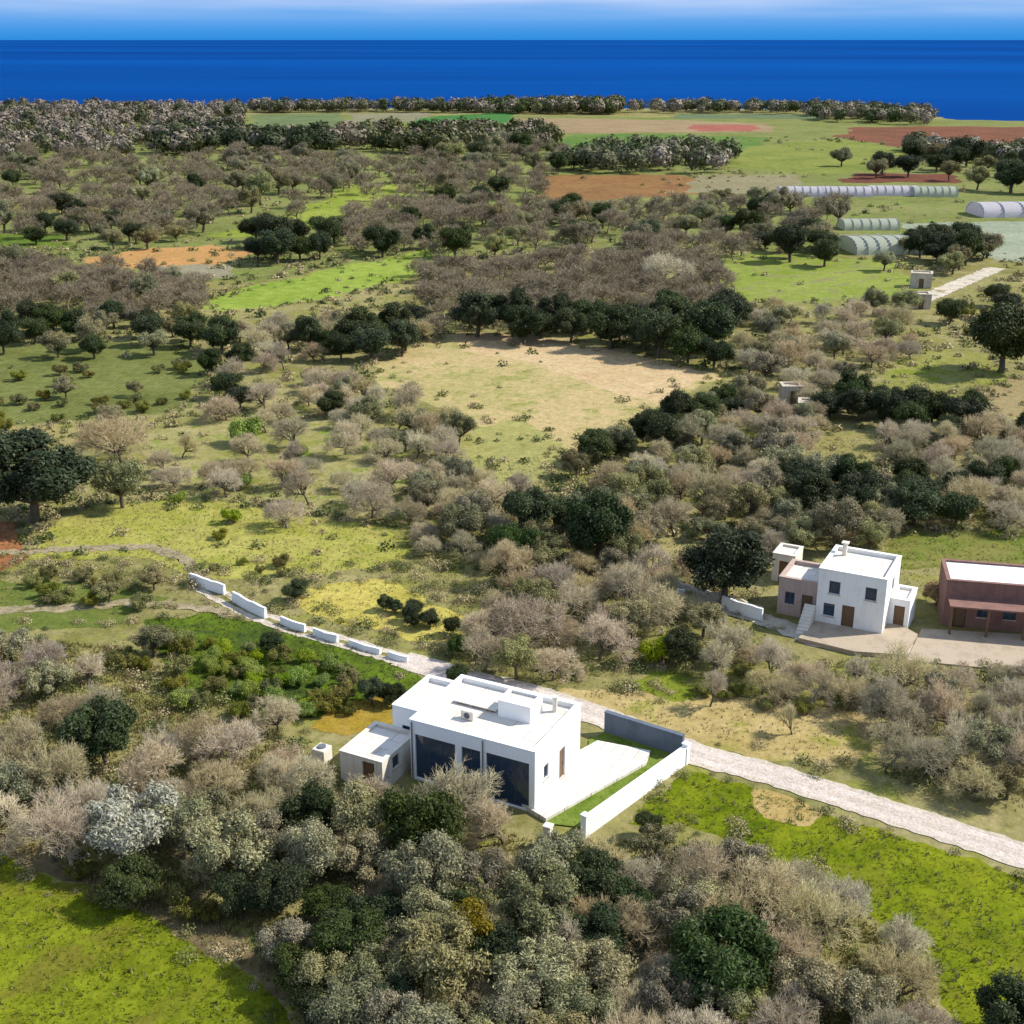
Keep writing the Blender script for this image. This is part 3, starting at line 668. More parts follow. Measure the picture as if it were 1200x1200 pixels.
FP = []
for s_ in range(5):
    rng = np.random.default_rng(700 + s_); tr, tw = bare_segs(rng, 4, 0, 1.05, (5, 5, 6, 6))
    V, q = tubes([(a, b2, r0 * (1.5 if r0 < .02 else 1.0), r1 * (1.5 if r0 < .02 else 1.0), 3) for a, b2, r0, r1, k in tr + tw]); FP.append((V, q, 2 * np.percentile(np.linalg.norm(V[:, :2], axis=1), 95)))
Vs, Qs, off = [], [], 0
for X, Y, D in FAR_BARE:
    V, q, d0 = random.choice(FP); a = random.uniform(0, 6.28); c_, s_ = math.cos(a), math.sin(a); k = D / d0
    W_ = np.stack([(V[:, 0] * c_ - V[:, 1] * s_) * k + X, (V[:, 0] * s_ + V[:, 1] * c_) * k + Y, V[:, 2] * k * random.uniform(.85, 1.1)], 1)
    Vs.append(W_); Qs.append(q + off); off += len(W_)
tag(obj('far_bare_wood', mesh_np('far_bare_wood', np.concatenate(Vs), Qs, M['far_twig'])), 'bare grey-brown woods scattered over the distance beyond the sandy field', 'wood', kind='stuff')

# ------------------------------------------------------------------ uncountable cover: far woods, grass, undergrowth
def far_wood(label, polys, n, dmin, dmax, kind_mix):
    """a wood so far off that it reads as one mass: clumps of leaf cards with trunks merged in one mesh"""
    Vs, Qs, Ms, off = [], [], [], 0
    rng = np.random.default_rng(n)
    for _ in range(n):
        poly = polys[rng.integers(len(polys))]
        wp = [G(p[0], p[1]) for p in poly]
        x0, x1, y0, y1 = min(p[0] for p in wp), max(p[0] for p in wp), min(p[1] for p in wp), max(p[1] for p in wp)
        for _t in range(80):
            X, Y = rng.uniform(x0, x1), rng.uniform(y0, y1)
            if inside(P(X, Y), poly): break
        else: continue
        D = rng.uniform(dmin, dmax); k = 240
        d = rng.normal(0, 1, (k, 3)); d /= np.linalg.norm(d, axis=1)[:, None]
        lump = 1 + .25 * np.sin(d[:, 0] * 5 + rng.uniform(0, 6)) * np.cos(d[:, 1] * 4 + rng.uniform(0, 6))
        c = d * (D / 2 * lump * rng.uniform(.6, 1, k))[:, None] * np.array((1, 1, .8)) + np.array((X, Y, D * .52))
        nrm = d + rng.normal(0, .28, (k, 3)); nrm /= np.linalg.norm(nrm, axis=1)[:, None]
        u = np.cross(nrm, rng.normal(0, 1, (k, 3))); u /= np.linalg.norm(u, axis=1)[:, None]; v = np.cross(nrm, u)
        s = D * rng.uniform(.03, .075, k)[:, None]
        Vq = np.stack([c - u * s * 1.4, c + v * s, c + u * s * 1.4, c - v * s], 1).reshape(-1, 3)
        Vs.append(Vq); Qs.append(np.arange(len(Vq)).reshape(-1, 4) + off); off += len(Vq)
        Ms.append(np.full(k, rng.choice(3, p=kind_mix), np.int32))
    me = mesh_np('far_wood', np.concatenate(Vs), Qs, M['far_twig']); me.materials.append(M['far_olive']); me.materials.append(M['dark_leaf'])
    me.polygons.foreach_set('material_index', np.concatenate(Ms))
    tag(obj('far_wood', me), label, 'wood', kind='stuff')

far_wood('grey-brown wood covering the far left down to the shore', [[(-300, 130), (120, 130), (290, 130), (285, 150), (230, 182), (0, 190), (-300, 195)]], 900, 6, 10, (.68, .2, .12))
far_wood('dark tree belt across the distance left of centre', [[(185, 162), (390, 166), (395, 182), (190, 182)]], 120, 7, 11, (.1, .2, .7))
far_wood('dark trees lining the shore at centre', [[(570, 129.5), (730, 129), (720, 135), (575, 134)]], 130, 7, 12, (.15, .25, .6))
far_wood('grey-green scrub along the shore right of centre', [[(730, 129), (940, 129.5), (1010, 132), (1090, 139), (1100, 148), (960, 143), (940, 134), (740, 133)]], 190, 6, 10, (.4, .4, .2))
far_wood('scrub fringe along the shore left of centre', [[(290, 129), (570, 129), (570, 133), (420, 132), (300, 133)]], 150, 6, 10, (.4, .35, .25))
far_wood('mixed wood between the far fields at centre', [[(400, 160), (470, 160), (640, 158), (660, 178), (480, 182), (400, 175)]], 130, 7, 11, (.35, .35, .3))
far_wood('scattered wood between the far fields at right', [[(740, 182), (860, 182), (850, 204), (660, 204), (690, 184)], [(1060, 175), (1220, 186), (1220, 196), (1080, 186)]], 140, 6, 10, (.3, .45, .25))

def tufts(name, label, poly, per_m2, size, mat, cat='grass', blades=3, avoid=()):
    wp = [G(*p) for p in poly]
    x0, x1, y0, y1 = min(p[0] for p in wp), max(p[0] for p in wp), min(p[1] for p in wp), max(p[1] for p in wp)
    n = int((x1 - x0) * (y1 - y0) * per_m2); rng = np.random.default_rng(n)
    X = rng.uniform(x0, x1, n); Y = rng.uniform(y0, y1, n)
    cl = np.sin(X * 1.1 + 2 * np.sin(Y * .7)) * np.sin(Y * 1.3 + 1.5 * np.sin(X * .5)); keep = rng.random(n) < .6 + .4 * cl
    pts = [(x, y) for x, y, k in zip(X, Y, keep) if k and inside(P(x, y), poly) and not any(inside(P(x, y), q) for q in avoid)]
    if not pts: return
    c = np.repeat(np.array(pts), blades, 0); m = len(c)
    a = rng.uniform(0, 6.28, m); h = size * rng.uniform(.5, 1.4, m); w = size * rng.uniform(.12, .3, m)
    dx, dy = np.cos(a), np.sin(a); lx, ly = rng.normal(0, .35, m) * h, rng.normal(0, .35, m) * h
    ox, oy = rng.normal(0, size * .3, m), rng.normal(0, size * .3, m)
    bx, by = c[:, 0] + ox, c[:, 1] + oy
    V = np.stack([np.stack([bx - dx * w, by - dy * w, np.full(m, -.02)], 1), np.stack([bx + dx * w, by + dy * w, np.full(m, -.02)], 1), np.stack([bx + lx, by + ly, h], 1)], 1).reshape(-1, 3)
    o = obj(name, mesh_np(name, V, [np.arange(3 * m).reshape(-1, 3)], mat)); tag(o, label, cat, kind='stuff')
    return o

WOODFLOOR = [(-60, 740), (150, 760), (400, 900), (480, 940), (640, 990), (760, 985), (880, 990), (1060, 1110), (1120, 1230), (400, 1230), (300, 1140), (110, 1040), (-60, 960)]
def scrub(label, edges, free, mats, mixp, seed):
    """low scrub nobody could count: small leafy clumps strung along field edges and over rough ground"""
    rng = np.random.default_rng(seed); spots = []
    for poly, dens in edges:
        for i in range(len(poly)):
            a, b2 = G(*poly[i - 1]), G(*poly[i]); L = math.dist(a, b2); n = int(L * dens); w = max(.6, (a[1] + b2[1]) / 160)
            for _ in range(n):
                t_ = rng.random(); spots.append((a[0] + (b2[0] - a[0]) * t_ + rng.normal(0, w), a[1] + (b2[1] - a[1]) * t_ + rng.normal(0, w), 1.0))
    for poly, n in free:
        wp = [G(*p) for p in poly]; x0, x1, y0, y1 = min(p[0] for p in wp), max(p[0] for p in wp), min(p[1] for p in wp), max(p[1] for p in wp)
        k = 0
        for _ in range(n * 6):
            X, Y = rng.uniform(x0, x1), rng.uniform(y0, y1)
            if not inside(P(X, Y), poly): continue
            if any(inside(P(X, Y), f[2]) for f in FIELDS if f[0] != 'far_pasture') and rng.random() < .93: continue
            spots.append((X, Y, 1.25)); k += 1
            if k >= n: break
    Vs, Qs, Ms, off = [], [], [], 0
    for X, Y, f in spots:
        px = P(X, Y)
        if not (-150 < px[0] < 1350) or any(inside(px, q) for q in BLOCKED) or any(inside(px, q) for q in CLEAR): continue
        D = rng.uniform(.35, 1.15) * f * (1 + Y / 500); k = 220 if Y < 110 else (60 if Y < 180 else 34)
        d = rng.normal(0, 1, (k, 3)); d[:, 2] = np.abs(d[:, 2]); d /= np.linalg.norm(d, axis=1)[:, None]
        c = d * (D / 2 * rng.uniform(.45, 1.1, k))[:, None] * np.array((1.2, 1.2, .95)) + np.array((X, Y, 0))
        nr = d + rng.normal(0, .5, (k, 3)); nr /= np.linalg.norm(nr, axis=1)[:, None]
        u = np.cross(nr, rng.normal(0, 1, (k, 3))); u /= np.linalg.norm(u, axis=1)[:, None]; v = np.cross(nr, u); s = D * rng.uniform(.05, .13, k)[:, None] * (.36 if Y < 110 else (.75 if Y < 180 else 1))
        Vq = np.stack([c - u * s * 1.5, c + v * s, c + u * s * 1.5, c - v * s], 1).reshape(-1, 3)
        Vs.append(Vq); Qs.append(np.arange(len(Vq)).reshape(-1, 4) + off); off += len(Vq); Ms.append(np.full(k, rng.choice(len(mats), p=mixp), np.int32))
    me = mesh_np('low_scrub', np.concatenate(Vs), Qs, M[mats[0]])
    for m_ in mats[1:]: me.materials.append(M[m_])
    me.polygons.foreach_set('material_index', np.concatenate(Ms)); tag(obj('low_scrub', me), label, 'scrub', kind='stuff')
CLEAR = [[(470, 765), (550, 788), (700, 830), (800, 880), (1000, 928), (1210, 995), (1210, 1020), (1000, 950), (800, 897), (700, 846), (540, 803), (470, 780)],
         [(234, 680), (300, 714), (450, 760), (500, 776), (490, 790), (440, 776), (300, 730), (230, 692)]]
M['scrub_tan'] = leaf_mat('scrub_tan', '9a8a5c', 'ccba8a', .0, .0, .1); M['scrub_olive'] = leaf_mat('scrub_olive', '6a6c34', '9ea05a', .0, .0, .15); M['scrub_dark'] = leaf_mat('scrub_dark', '3c4a20', '66743a', .0, .0, .15)
scrub('low mixed scrub fringing the fields and filling the rough ground', [(f[2], .75 if G(*f[2][1])[1] < 260 else .35) for f in FIELDS if f[0] not in ('far_pasture', 'bare_patch', 'stubble_strip', 'dry_verge', 'far_field')],
      [([(-60, 590), (560, 540), (1220, 500), (1220, 960), (1000, 900), (800, 860), (700, 820), (560, 790), (400, 740), (200, 700), (-60, 730)], 1500),
       ([(-60, 290), (1250, 290), (1250, 620), (-60, 620)], 2600), ([(-100, 160), (1300, 160), (1300, 290), (-100, 290)], 1500),
       (WOODFLOOR, 700)], ['scrub_tan', 'scrub_olive', 'scrub_dark'], (.42, .4, .18), 5)
M['grass_blade'] = leaf_mat('grass_blade', '6a7c0c', 'a4b430', .0, .0, .3)
M['dry_blade'] = leaf_mat('dry_blade', '84744a', 'b8a67a', .0, .0, .2)
M['weed_blade'] = leaf_mat('weed_blade', '5c6228', '9a9a56', .0, .0, .25)
tufts('meadow_grass', 'long bright green grass of the lower left meadow', FIELDS[0][2], 34, .13, M['grass_blade'])
tufts('meadow_grass', 'long bright green grass of the right meadow', FIELDS[1][2], 28, .13, M['grass_blade'])
for i_, w_ in ((0, 'lower left'), (1, 'right')):
    tufts('tall_weeds', f'taller dull weeds scattered through the {w_} meadow', FIELDS[i_][2], 2.2, .27, M['weed_blade'], 'weeds')
    tufts('dry_tufts', f'straw coloured dry tufts scattered through the {w_} meadow', FIELDS[i_][2], 1.3, .2, M['dry_blade'], 'grass')
GROVE = [f[2] for f in FIELDS if f[0] == 'grove_grass'][0]
tufts('grove_weeds', 'long green weeds between the young grove shrubs', GROVE, 14, .17, M['grass_blade'], 'weeds')
tufts('grove_weeds', 'dull olive weeds between the young grove shrubs', GROVE, 14, .17, M['weed_blade'], 'weeds')
tufts('undergrowth', 'brown dry undergrowth beneath the foreground woods', WOODFLOOR, 14, .24, M['dry_blade'], 'undergrowth')
tufts('undergrowth', 'green weeds beneath the foreground woods', WOODFLOOR, 13, .22, M['weed_blade'], 'undergrowth')
MIDFLOOR = [(-60, 590), (560, 540), (1220, 500), (1220, 960), (1000, 900), (800, 860), (700, 820), (560, 790), (400, 740), (200, 700), (-60, 730)]
ROADS = [[(1030, 690), (1220, 690), (1220, 780), (900, 770), (900, 690)]]
tufts('undergrowth', 'dry straw undergrowth across the middle ground', MIDFLOOR, 6, .16, M['dry_blade'], 'undergrowth', 3, ROADS)
tufts('undergrowth', 'green weeds across the middle ground', MIDFLOOR, 6, .15, M['weed_blade'], 'undergrowth', 3, ROADS)

# ------------------------------------------------------------------ buildings
def wall_panel(bm, origin, ux, L, z0, z1, th, openings):
    """solid wall along ux from origin, thickness th inward (to the left of ux), with rectangular openings (x0, x1, z0, z1)"""
    xs = sorted({0, L, *[o[0] for o in openings], *[o[1] for o in openings]}); zs = sorted({z0, z1, *[o[2] for o in openings], *[o[3] for o in openings]})
    nx = Vector((-ux[1], ux[0])); ux = Vector(ux); o0 = Vector(origin)
    def solid(i, k):
        if i < 0 or k < 0 or i >= len(xs) - 1 or k >= len(zs) - 1: return False
        xm, zm = (xs[i] + xs[i + 1]) / 2, (zs[k] + zs[k + 1]) / 2
        return not any(a < xm < b and c < zm < d for a, b, c, d in openings)
    def pt(x, t, z):
        q = o0 + ux * x + nx * t; return bm.verts.new((q.x, q.y, z))
    for i in range(len(xs) - 1):
        for k in range(len(zs) - 1):
            if not solid(i, k): continue
            a, b, c, d = xs[i], xs[i + 1], zs[k], zs[k + 1]
            bm.faces.new([pt(a, 0, c), pt(b, 0, c), pt(b, 0, d), pt(a, 0, d)]); bm.faces.new([pt(b, th, c), pt(a, th, c), pt(a, th, d), pt(b, th, d)])
            if not solid(i - 1, k): bm.faces.new([pt(a, th, c), pt(a, 0, c), pt(a, 0, d), pt(a, th, d)])
            if not solid(i + 1, k): bm.faces.new([pt(b, 0, c), pt(b, th, c), pt(b, th, d), pt(b, 0, d)])
            if not solid(i, k - 1): bm.faces.new([pt(a, th, c), pt(b, th, c), pt(b, 0, c), pt(a, 0, c)])
            if not solid(i, k + 1): bm.faces.new([pt(a, 0, d), pt(b, 0, d), pt(b, th, d), pt(a, th, d)])

def fill_opening(root, origin, ux, op, kind):
    """window or door set 12 cm back in its opening"""
    x0, x1, z0, z1 = op; ang = math.atan2(ux[1], ux[0])
    def place(o):
        nx = Vector((-ux[1], ux[0])); q = Vector(origin) + Vector(ux) * x0 + nx * .12
        o.location = (q.x, q.y, z0); o.rotation_euler = (0, 0, ang)
    w, h = x1 - x0, z1 - z0; f = .07
    if kind == 'door':
        b = BM(); b.box(.003, w - .003, 0, .06, .003, h - .003, .01)
        for k in range(2): b.box(.15, w - .15, -.015, 0, .15 + k * h * .48, h * .42 + k * h * .48)
        d = b.done('door', M['wood'], root); place(d)
        hd = BM().box(w - .16, w - .1, -.07, -.016, h * .46, h * .52).done('handle', M['metal'], d)
        return
    b = BM(); b.box(.003, f, 0, .08, .003, h - .003); b.box(w - f, w - .003, 0, .08, .003, h - .003); b.box(f, w - f, 0, .08, .003, f); b.box(f, w - f, 0, .08, h - f, h - .003)
    n = 2 if w < 1.8 else int(round(w / .95))
    for k in range(1, n): b.box(w * k / n - .025, w * k / n + .025, .005, .075, f, h - f)
    fr = b.done('window', M['frame'], root); place(fr)
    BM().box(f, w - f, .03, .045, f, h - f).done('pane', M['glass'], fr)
    if z0 > .3: BM().box(-.08, w + .08, -.2, -.002, -.07, -.004).done('sill', M['stone'], fr)

def block(root, x0, y0, L, W, h, wallm, roofm, front=(), right=(), left=(), back=(), parapet=.28, th=.26, wname='wall', z=0.0):
    """flat roofed masonry block; openings per side = (kind, x0, x1, z0, z1)"""
    bm = bmesh.new()
    sides = (((x0, y0), (1, 0), L, front), ((x0 + L, y0 + th), (0, 1), W - 2 * th, right), ((x0 + L, y0 + W), (-1, 0), L, back), ((x0, y0 + W - th), (0, -1), W - 2 * th, left))
    for o, u, ln, ops in sides: wall_panel(bm, o, u, ln, z - .3 if z == 0 else z, z + h, th, [p[1:] for p in ops])
    bmesh.ops.remove_doubles(bm, verts=bm.verts[:], dist=.0005)
    me = bpy.data.meshes.new(wname); bm.to_mesh(me); bm.free(); me.materials.append(wallm); wo = obj(wname, me, root)
    for o, u, ln, ops in sides:
        for p in ops: fill_opening(root, o, u, p[1:], p[0])
    r = BM().box(x0 + th + .002, x0 + L - th - .002, y0 + th + .002, y0 + W - th - .002, z + h - parapet - .22, z + h - parapet).done('roof', roofm, root)
    cp = BM()
    e = .04
    cp.box(x0 - e, x0 + L + e, y0 - e, y0 + th + e, z + h + .002, z + h + .06); cp.box(x0 - e, x0 + L + e, y0 + W - th - e, y0 + W + e, z + h + .002, z + h + .06)
    cp.box(x0 - e, x0 + th + e, y0 + th + e + .001, y0 + W - th - e - .001, z + h + .002, z + h + .06); cp.box(x0 + L - th - e, x0 + L + e, y0 + th + e + .001, y0 + W - th - e - .001, z + h + .002, z + h + .06)
    cp.done('parapet_cap', wallm, root)
    return wo

RZ = math.radians(-27)
ex, ey = Vector((math.cos(RZ), math.sin(RZ))), Vector((-math.sin(RZ), math.cos(RZ)))
VH = 4.3
FRc = Vector(G(627, 882, VH)); VL = 8.9; VW = 6.8
O = FRc - ex * VL
villa = empty('white_villa', (O.x, O.y, 0), RZ)
tag(villa, 'modern white flat-roofed villa with dark glazed front in the centre', 'house')
block(villa, 0, 0, VL, VW, VH, M['white'], M['cream_roof'],
      front=[('window', .35, 3.3, .15, 3.35), ('window', 3.75, 5.1, .15, 3.35), ('window', 5.5, 8.5, .1, 3.4)],
      right=[('door', 3.3, 4.2, 0.0, 2.5), ('window', 1.0, 1.7, 1.6, 2.6)])
block(villa, -2.5, 1.9, 2.5 - .003, 4.7, 3.8, M['white'], M['cream_roof'], front=[('window', .7, 1.9, .9, 2.5)])
block(villa, 4.6, 3.4, 2.3, 1.8, 1.15, M['white'], M['cream_roof'], wname='roof_turret', z=VH - .28 + .003, parapet=.12, th=.18)
b = BM()
for k in range(3): b.box(1.2 + k * 1.05, 2.2 + k * 1.05, 3.6, 5.2, VH - .12, VH - .06)
for k in range(3):
    for yy in (3.7, 5.0): b.box(1.3 + k * 1.05, 1.36 + k * 1.05, yy, yy + .06, VH - .28, VH - .121)
b.done('roof_slab', M['offwhite'], villa)
b = BM(); b.cyl(7.6, 5.6, VH - .28, VH + .7, .16); b.cyl(7.6, 5.6, VH + .75, VH + .83, .24); b.cyl(7.6, 5.6, VH + .7, VH + .75, .06); b.done('chimney', M['offwhite'], villa)

ac = BM(); ac.box(2.6, 3.5, 2.0, 2.4, VH - .25, VH + .35, .03); d_ = ac.done('air_conditioner', M['offwhite'], villa)
fan = BM(); fan.b.verts.ensure_lookup_table()
cc = [(3.05 + .22 * math.cos(a), VH + .05 + .22 * math.sin(a)) for a in np.linspace(0, 6.283, 17)[:-1]]
vv = [fan.b.verts.new((x, 1.992, z)) for x, z in cc]; vv2 = [fan.b.verts.new((x, 1.998, z)) for x, z in cc]; fan.b.faces.new(vv)
for k in range(16): fan.b.faces.new((vv[k], vv2[k], vv2[(k + 1) % 16], vv[(k + 1) % 16]))
fan.done('fan_grille', M['frame'], d_)
dp = BM()
for x in (.15, 5.3): dp.cyl(x, -.06, 0, VH - .1, .045, 8)
dp.done('drain_pipe', M['metal'], villa)
def slab(name, px, z0, z1, mat, label, cat):
    return tag(BM().prism([G(*p) for p in px][::-1], z0, z1).done(name, mat), label, cat, kind='structure')
t = NT('patio_tiles'); pos = t.n('NewGeometry').outputs['Position']
mp = t.n('Mapping'); mp.inputs['Rotation'].default_value = (0, 0, -RZ); t.l(pos, mp.inputs[0])
bk = t.n('TexBrick', i_Scale=1.0, offset=0.0); t.l(mp.outputs[0], bk.inputs[0])
bk.inputs['Color1'].default_value = lin('f2ede4', 1.2); bk.inputs['Color2'].default_value = lin('e4ddd0', 1.2); bk.inputs['Mortar'].default_value = lin('a89f90', 1.2)
bk.inputs['Mortar Size'].default_value = .018; bk.inputs['Brick Width'].default_value = .8; bk.inputs['Row Height'].default_value = .8
st = t.noise(.7, 6, .7, pos)
t.bsdf(t.mix(t.math('MULTIPLY', t.ramp(st, [(.48, (0, 0, 0, 1)), (.75, (1, 1, 1, 1))]), .35), bk.outputs[0], lin('b0a48e', 1.2)), .8, .2); M['patio'] = t.m
slab('patio', [(640, 964), (700, 930), (757, 898), (762, 884), (700, 872), (640, 905), (600, 940)], -.05, .3, M['patio'], 'white paved patio along the right side of the villa', 'patio')
lawn = sheet('lawn', [G(*p) for p in [(640, 966), (690, 972), (745, 935), (796, 896), (806, 884), (716, 856), (690, 868), (690, 900), (640, 940)]], .09, soil_mat('lawn_grass', '6f8a2c', '98ac50', None, .3, .9, 5))
tag(lawn, 'narrow green lawn inside the villa boundary wall', 'lawn', kind='structure')

def freewall(name, label, a_px, b_px, h, th, mat, posts=True):
    a, b2 = Vector(G(*a_px)), Vector(G(*b_px)); d = b2 - a; L = d.length
    r = empty(name, (a.x, a.y, 0), math.atan2(d.y, d.x)); tag(r, label, 'wall')
    BM().box(0, L, -th / 2, th / 2, -.2, h).done('wall_body', mat, r)
    BM().box(-.03, L + .03, -th / 2 - .05, th / 2 + .05, h + .002, h + .07, .01).done('coping', mat, r)
    if posts:
        for x in (-.22, L + .22):
            p = BM(); p.box(x - .19, x + .19, -.2, .2, -.2, h + .22); p.box(x - .24, x + .24, -.25, .25, h + .223, h + .31, .02); p.done('pillar', mat, r)
    return r
freewall('boundary_wall', 'long white boundary wall slanting along the lawn right of the villa', (688, 978), (801, 896), 1.25, .3, M['white'])
freewall('boundary_wall', 'boundary wall with blue-grey painted-in shade along the road behind the lawn', (709, 858), (800, 887), 1.6, .28, M['painted_shade_wall'], False)
gp = empty('gate_post', (*G(642, 992), 0), RZ); tag(gp, 'lone white gate post below the villa corner', 'post')
BM().box(-.22, .22, -.22, .22, -.2, 1.4).done('shaft', M['offwhite'], gp); BM().box(-.28, .28, -.28, .28, 1.402, 1.52, .03).done('cap', M['offwhite'], gp)

AX = Vector(G(398, 880, 2.2))
an = empty('garden_annex', (AX.x, AX.y, 0), RZ); tag(an, 'small cream flat-roofed annex just left of the villa', 'shed')
block(an, 0, 0, 3.2, 4.2, 2.2, M['offwhite'], M['cream_roof'], front=[('door', 1.7, 2.6, 0, 1.95)], right=[('window', 1.0, 1.8, 1.0, 1.9)], parapet=.12, th=.22)
TX = Vector(G(366, 893)); tk = empty('water_tank', (TX.x, TX.y, 0), RZ); tag(tk, 'little white block tank left of the annex', 'tank')
BM().box(0, .95, 0, 1.0, -.1, 1.0, .04).done('tank_body', M['offwhite'], tk); BM().cyl(.48, .5, 1.0, 1.12, .28, 14).done('lid', M['metal'], tk)

# farm at the right
FH = 5.0
FC = Vector(G(1040, 680, FH)); FL_, FW_ = 5.4, 5.6; FO = FC - ex * FL_
farm = empty('white_farmhouse', (FO.x, FO.y, 0), RZ); tag(farm, 'two-storey white farmhouse with lower wing at the right', 'house')
block(farm, 0, 0, FL_, FW_, FH, M['farm_white'], M['cream_roof'], front=[('door', 2.1, 3.1, 0, 2.2), ('window', .6, 1.5, 1.0, 2.1), ('window', 3.8, 4.7, 3.0, 4.1), ('window', .9, 1.8, 3.0, 4.1)], right=[('window', 2.2, 3.1, 3.0, 4.1)])
block(farm, -3.4, .8, 3.4 - .003, 4.2, 3.3, M['pink_shade_wall'], M['cream_roof'], front=[('window', .6, 1.4, 1.0, 2.1), ('door', 2.0, 2.9, 0, 2.1)])
block(farm, FL_ + .003, 2.2, 1.6, 3.0, 2.6, M['white'], M['cream_roof'], front=[('door', .4, 1.25, 0, 2.05)], parapet=.2)
b = BM()
b.cyl(1.0, 4.4, FH - .28, FH + .8, .2, 8); b.box(.72, 1.28, 4.12, 4.68, FH + .8, FH + .9); b.done('chimney', M['offwhite'], farm)
b = BM()
for k in range(9): b.box(-.9 - .0, -.02, -0.0 - 0.28 * (8 - k) - .28, -0.28 * (8 - k), 0, .19 * (k + 1))
b.done('outside_stair', M['offwhite'], farm)
slab('farm_terrace', [(935, 752), (1000, 768), (1058, 772), (1075, 748), (1040, 728), (960, 728)], -.05, .36, M['paving'], 'beige paved terrace in front of the white farmhouse', 'terrace')
slab('farm_yard', [(1062, 775), (1320, 800), (1330, 752), (1080, 738)], -.05, .12, M['paving'], 'pale paved yard in front of the red walled building', 'yard')

EH = 4.0
r2 = math.radians(-12); EO = Vector(G(1110, 680, EH))
east = empty('farm_building', (EO.x, EO.y, 0), r2); tag(east, 'red walled building with white flat roof at the right edge', 'house')
block(east, 0, 0, 11, 4.6, EH, M['red_wall'], M['white'], front=[('door', .8, 1.8, 0, 2.2), ('window', 2.6, 3.6, 1.0, 2.2), ('window', 4.6, 5.6, 1.0, 2.2), ('door', 6.6, 7.6, 0, 2.2)], parapet=.1)
for x in (.4, 3.2, 6.0, 8.8): BM().box(x - .09, x + .09, -1.9, -1.72, -.05, 2.5).done('post', M['wood'], east)
BM().box(.2, 9.0, -2.0, -.003, 2.503, 2.62).done('awning', M['red_wall'], east)

HO = Vector(G(906, 648, 2.6)); hut = empty('white_hut', (HO.x, HO.y, 0), RZ); tag(hut, 'small white hut behind the large farm evergreen', 'hut')
block(hut, 0, 0, 2.0, 2.6, 2.6, M['offwhite'], M['cream_roof'], front=[('door', .6, 1.4, 0, 2.0)], parapet=.15, th=.22)

def stone_hut(px, L, W, h, label):
    o = Vector(G(*px)); r = empty('stone_hut', (o.x, o.y, 0), random.uniform(-.6, .1)); tag(r, label, 'hut')
    block(r, 0, 0, L, W, h, M['stone'], M['stone'], front=[('door', L * .4, L * .4 + .9, 0, 1.8)], parapet=.15, th=.35)
stone_hut((916, 474), 2.6, 2.4, 2.4, 'pale stone hut in the mixed wood right of the sandy field')
stone_hut((934, 492), 2.0, 2.6, 2.2, 'lower pale stone hut just below the other in the mixed wood')
stone_hut((1066, 337), 4.0, 3.2, 2.8, 'pale stone hut at the upper end beside the far track')
stone_hut((1066, 362), 3.6, 3.0, 2.6, 'pale stone hut at the lower end of the far track')

# dry stone walls
def stone_wall(label, px, h=.9, th=.55, mat=None, name='dry_stone_wall'):
    jit = .05 if mat is None else .012
    pts = [Vector(G(*p)) for p in px]; b = bmesh.new(); ring = None
    fine = []
    for i in range(len(pts) - 1):
        n = max(2, int((pts[i + 1] - pts[i]).length / .45))
        for k in range(n): fine.append(pts[i].lerp(pts[i + 1], k / n))
    fine.append(pts[-1])
    for i, p in enumerate(fine):
        d = (fine[min(i + 1, len(fine) - 1)] - fine[max(i - 1, 0)]).normalized(); n = Vector((-d.y, d.x)); hh = h * (random.uniform(.75, 1.15) if mat is None else random.uniform(.96, 1.04))
        prof = [(-th / 2, -.15), (-th / 2 * random.uniform(.7, 1.05), hh * .55), (-th * .3, hh), (th * .3, hh * (random.uniform(.85, 1.1) if mat is None else 1)), (th / 2 * random.uniform(.7, 1.05), hh * .5), (th / 2, -.15)]
        r = [b.verts.new((p.x + n.x * u + random.uniform(-1, 1) * jit, p.y + n.y * u + random.uniform(-1, 1) * jit, z)) for u, z in prof]
        if ring:
            for k in range(5): b.faces.new((ring[k], r[k], r[k + 1], ring[k + 1]))
        else: b.faces.new(r)
        ring = r
    b.faces.new(ring[::-1]); bmesh.ops.recalc_face_normals(b, faces=b.faces[:])
    me = bpy.data.meshes.new(name); b.to_mesh(me); b.free(); me.materials.append(mat or M['stone'])
    tag(obj(name, me), label, 'wall')
stone_wall('dry stone wall along the farm lane behind the villa wood', [(762, 688), (800, 693), (850, 708), (892, 722)])
stone_wall('dry stone wall at the lower right edge of the sandy field', [(690, 536), (770, 500), (850, 462)], .9)

def fragment(label, a, b2, h):
    stone_wall(label, [a, ((a[0] + b2[0]) / 2, (a[1] + b2[1]) / 2 + 1), b2], h * .72, .34, M['white'], 'garden_wall')
fragment('white wall fragment at the upper end of the dirt track', (224, 683), (264, 697), 1.35)
fragment('white wall fragment beside the dirt track above the grove', (274, 705), (312, 725), 1.35)
fragment('short white wall fragment at the foot of the golden meadow', (330, 731), (358, 741), .95)
fragment('low white wall fragment between grove and golden meadow', (368, 744), (396, 753), .9)
fragment('white wall fragment on the track nearest the villa roof', (410, 756), (446, 767), .7)
fragment('low white wall fragment just before the villa roof', (456, 770), (478, 776), .7)
fragment('pale wall fragment left of the white farmhouse beyond the lane', (846, 712), (893, 727), 1.5)
fragment('lone white wall fragment in the wood left of the farm evergreen', (768, 694), (802, 700), 1.0)

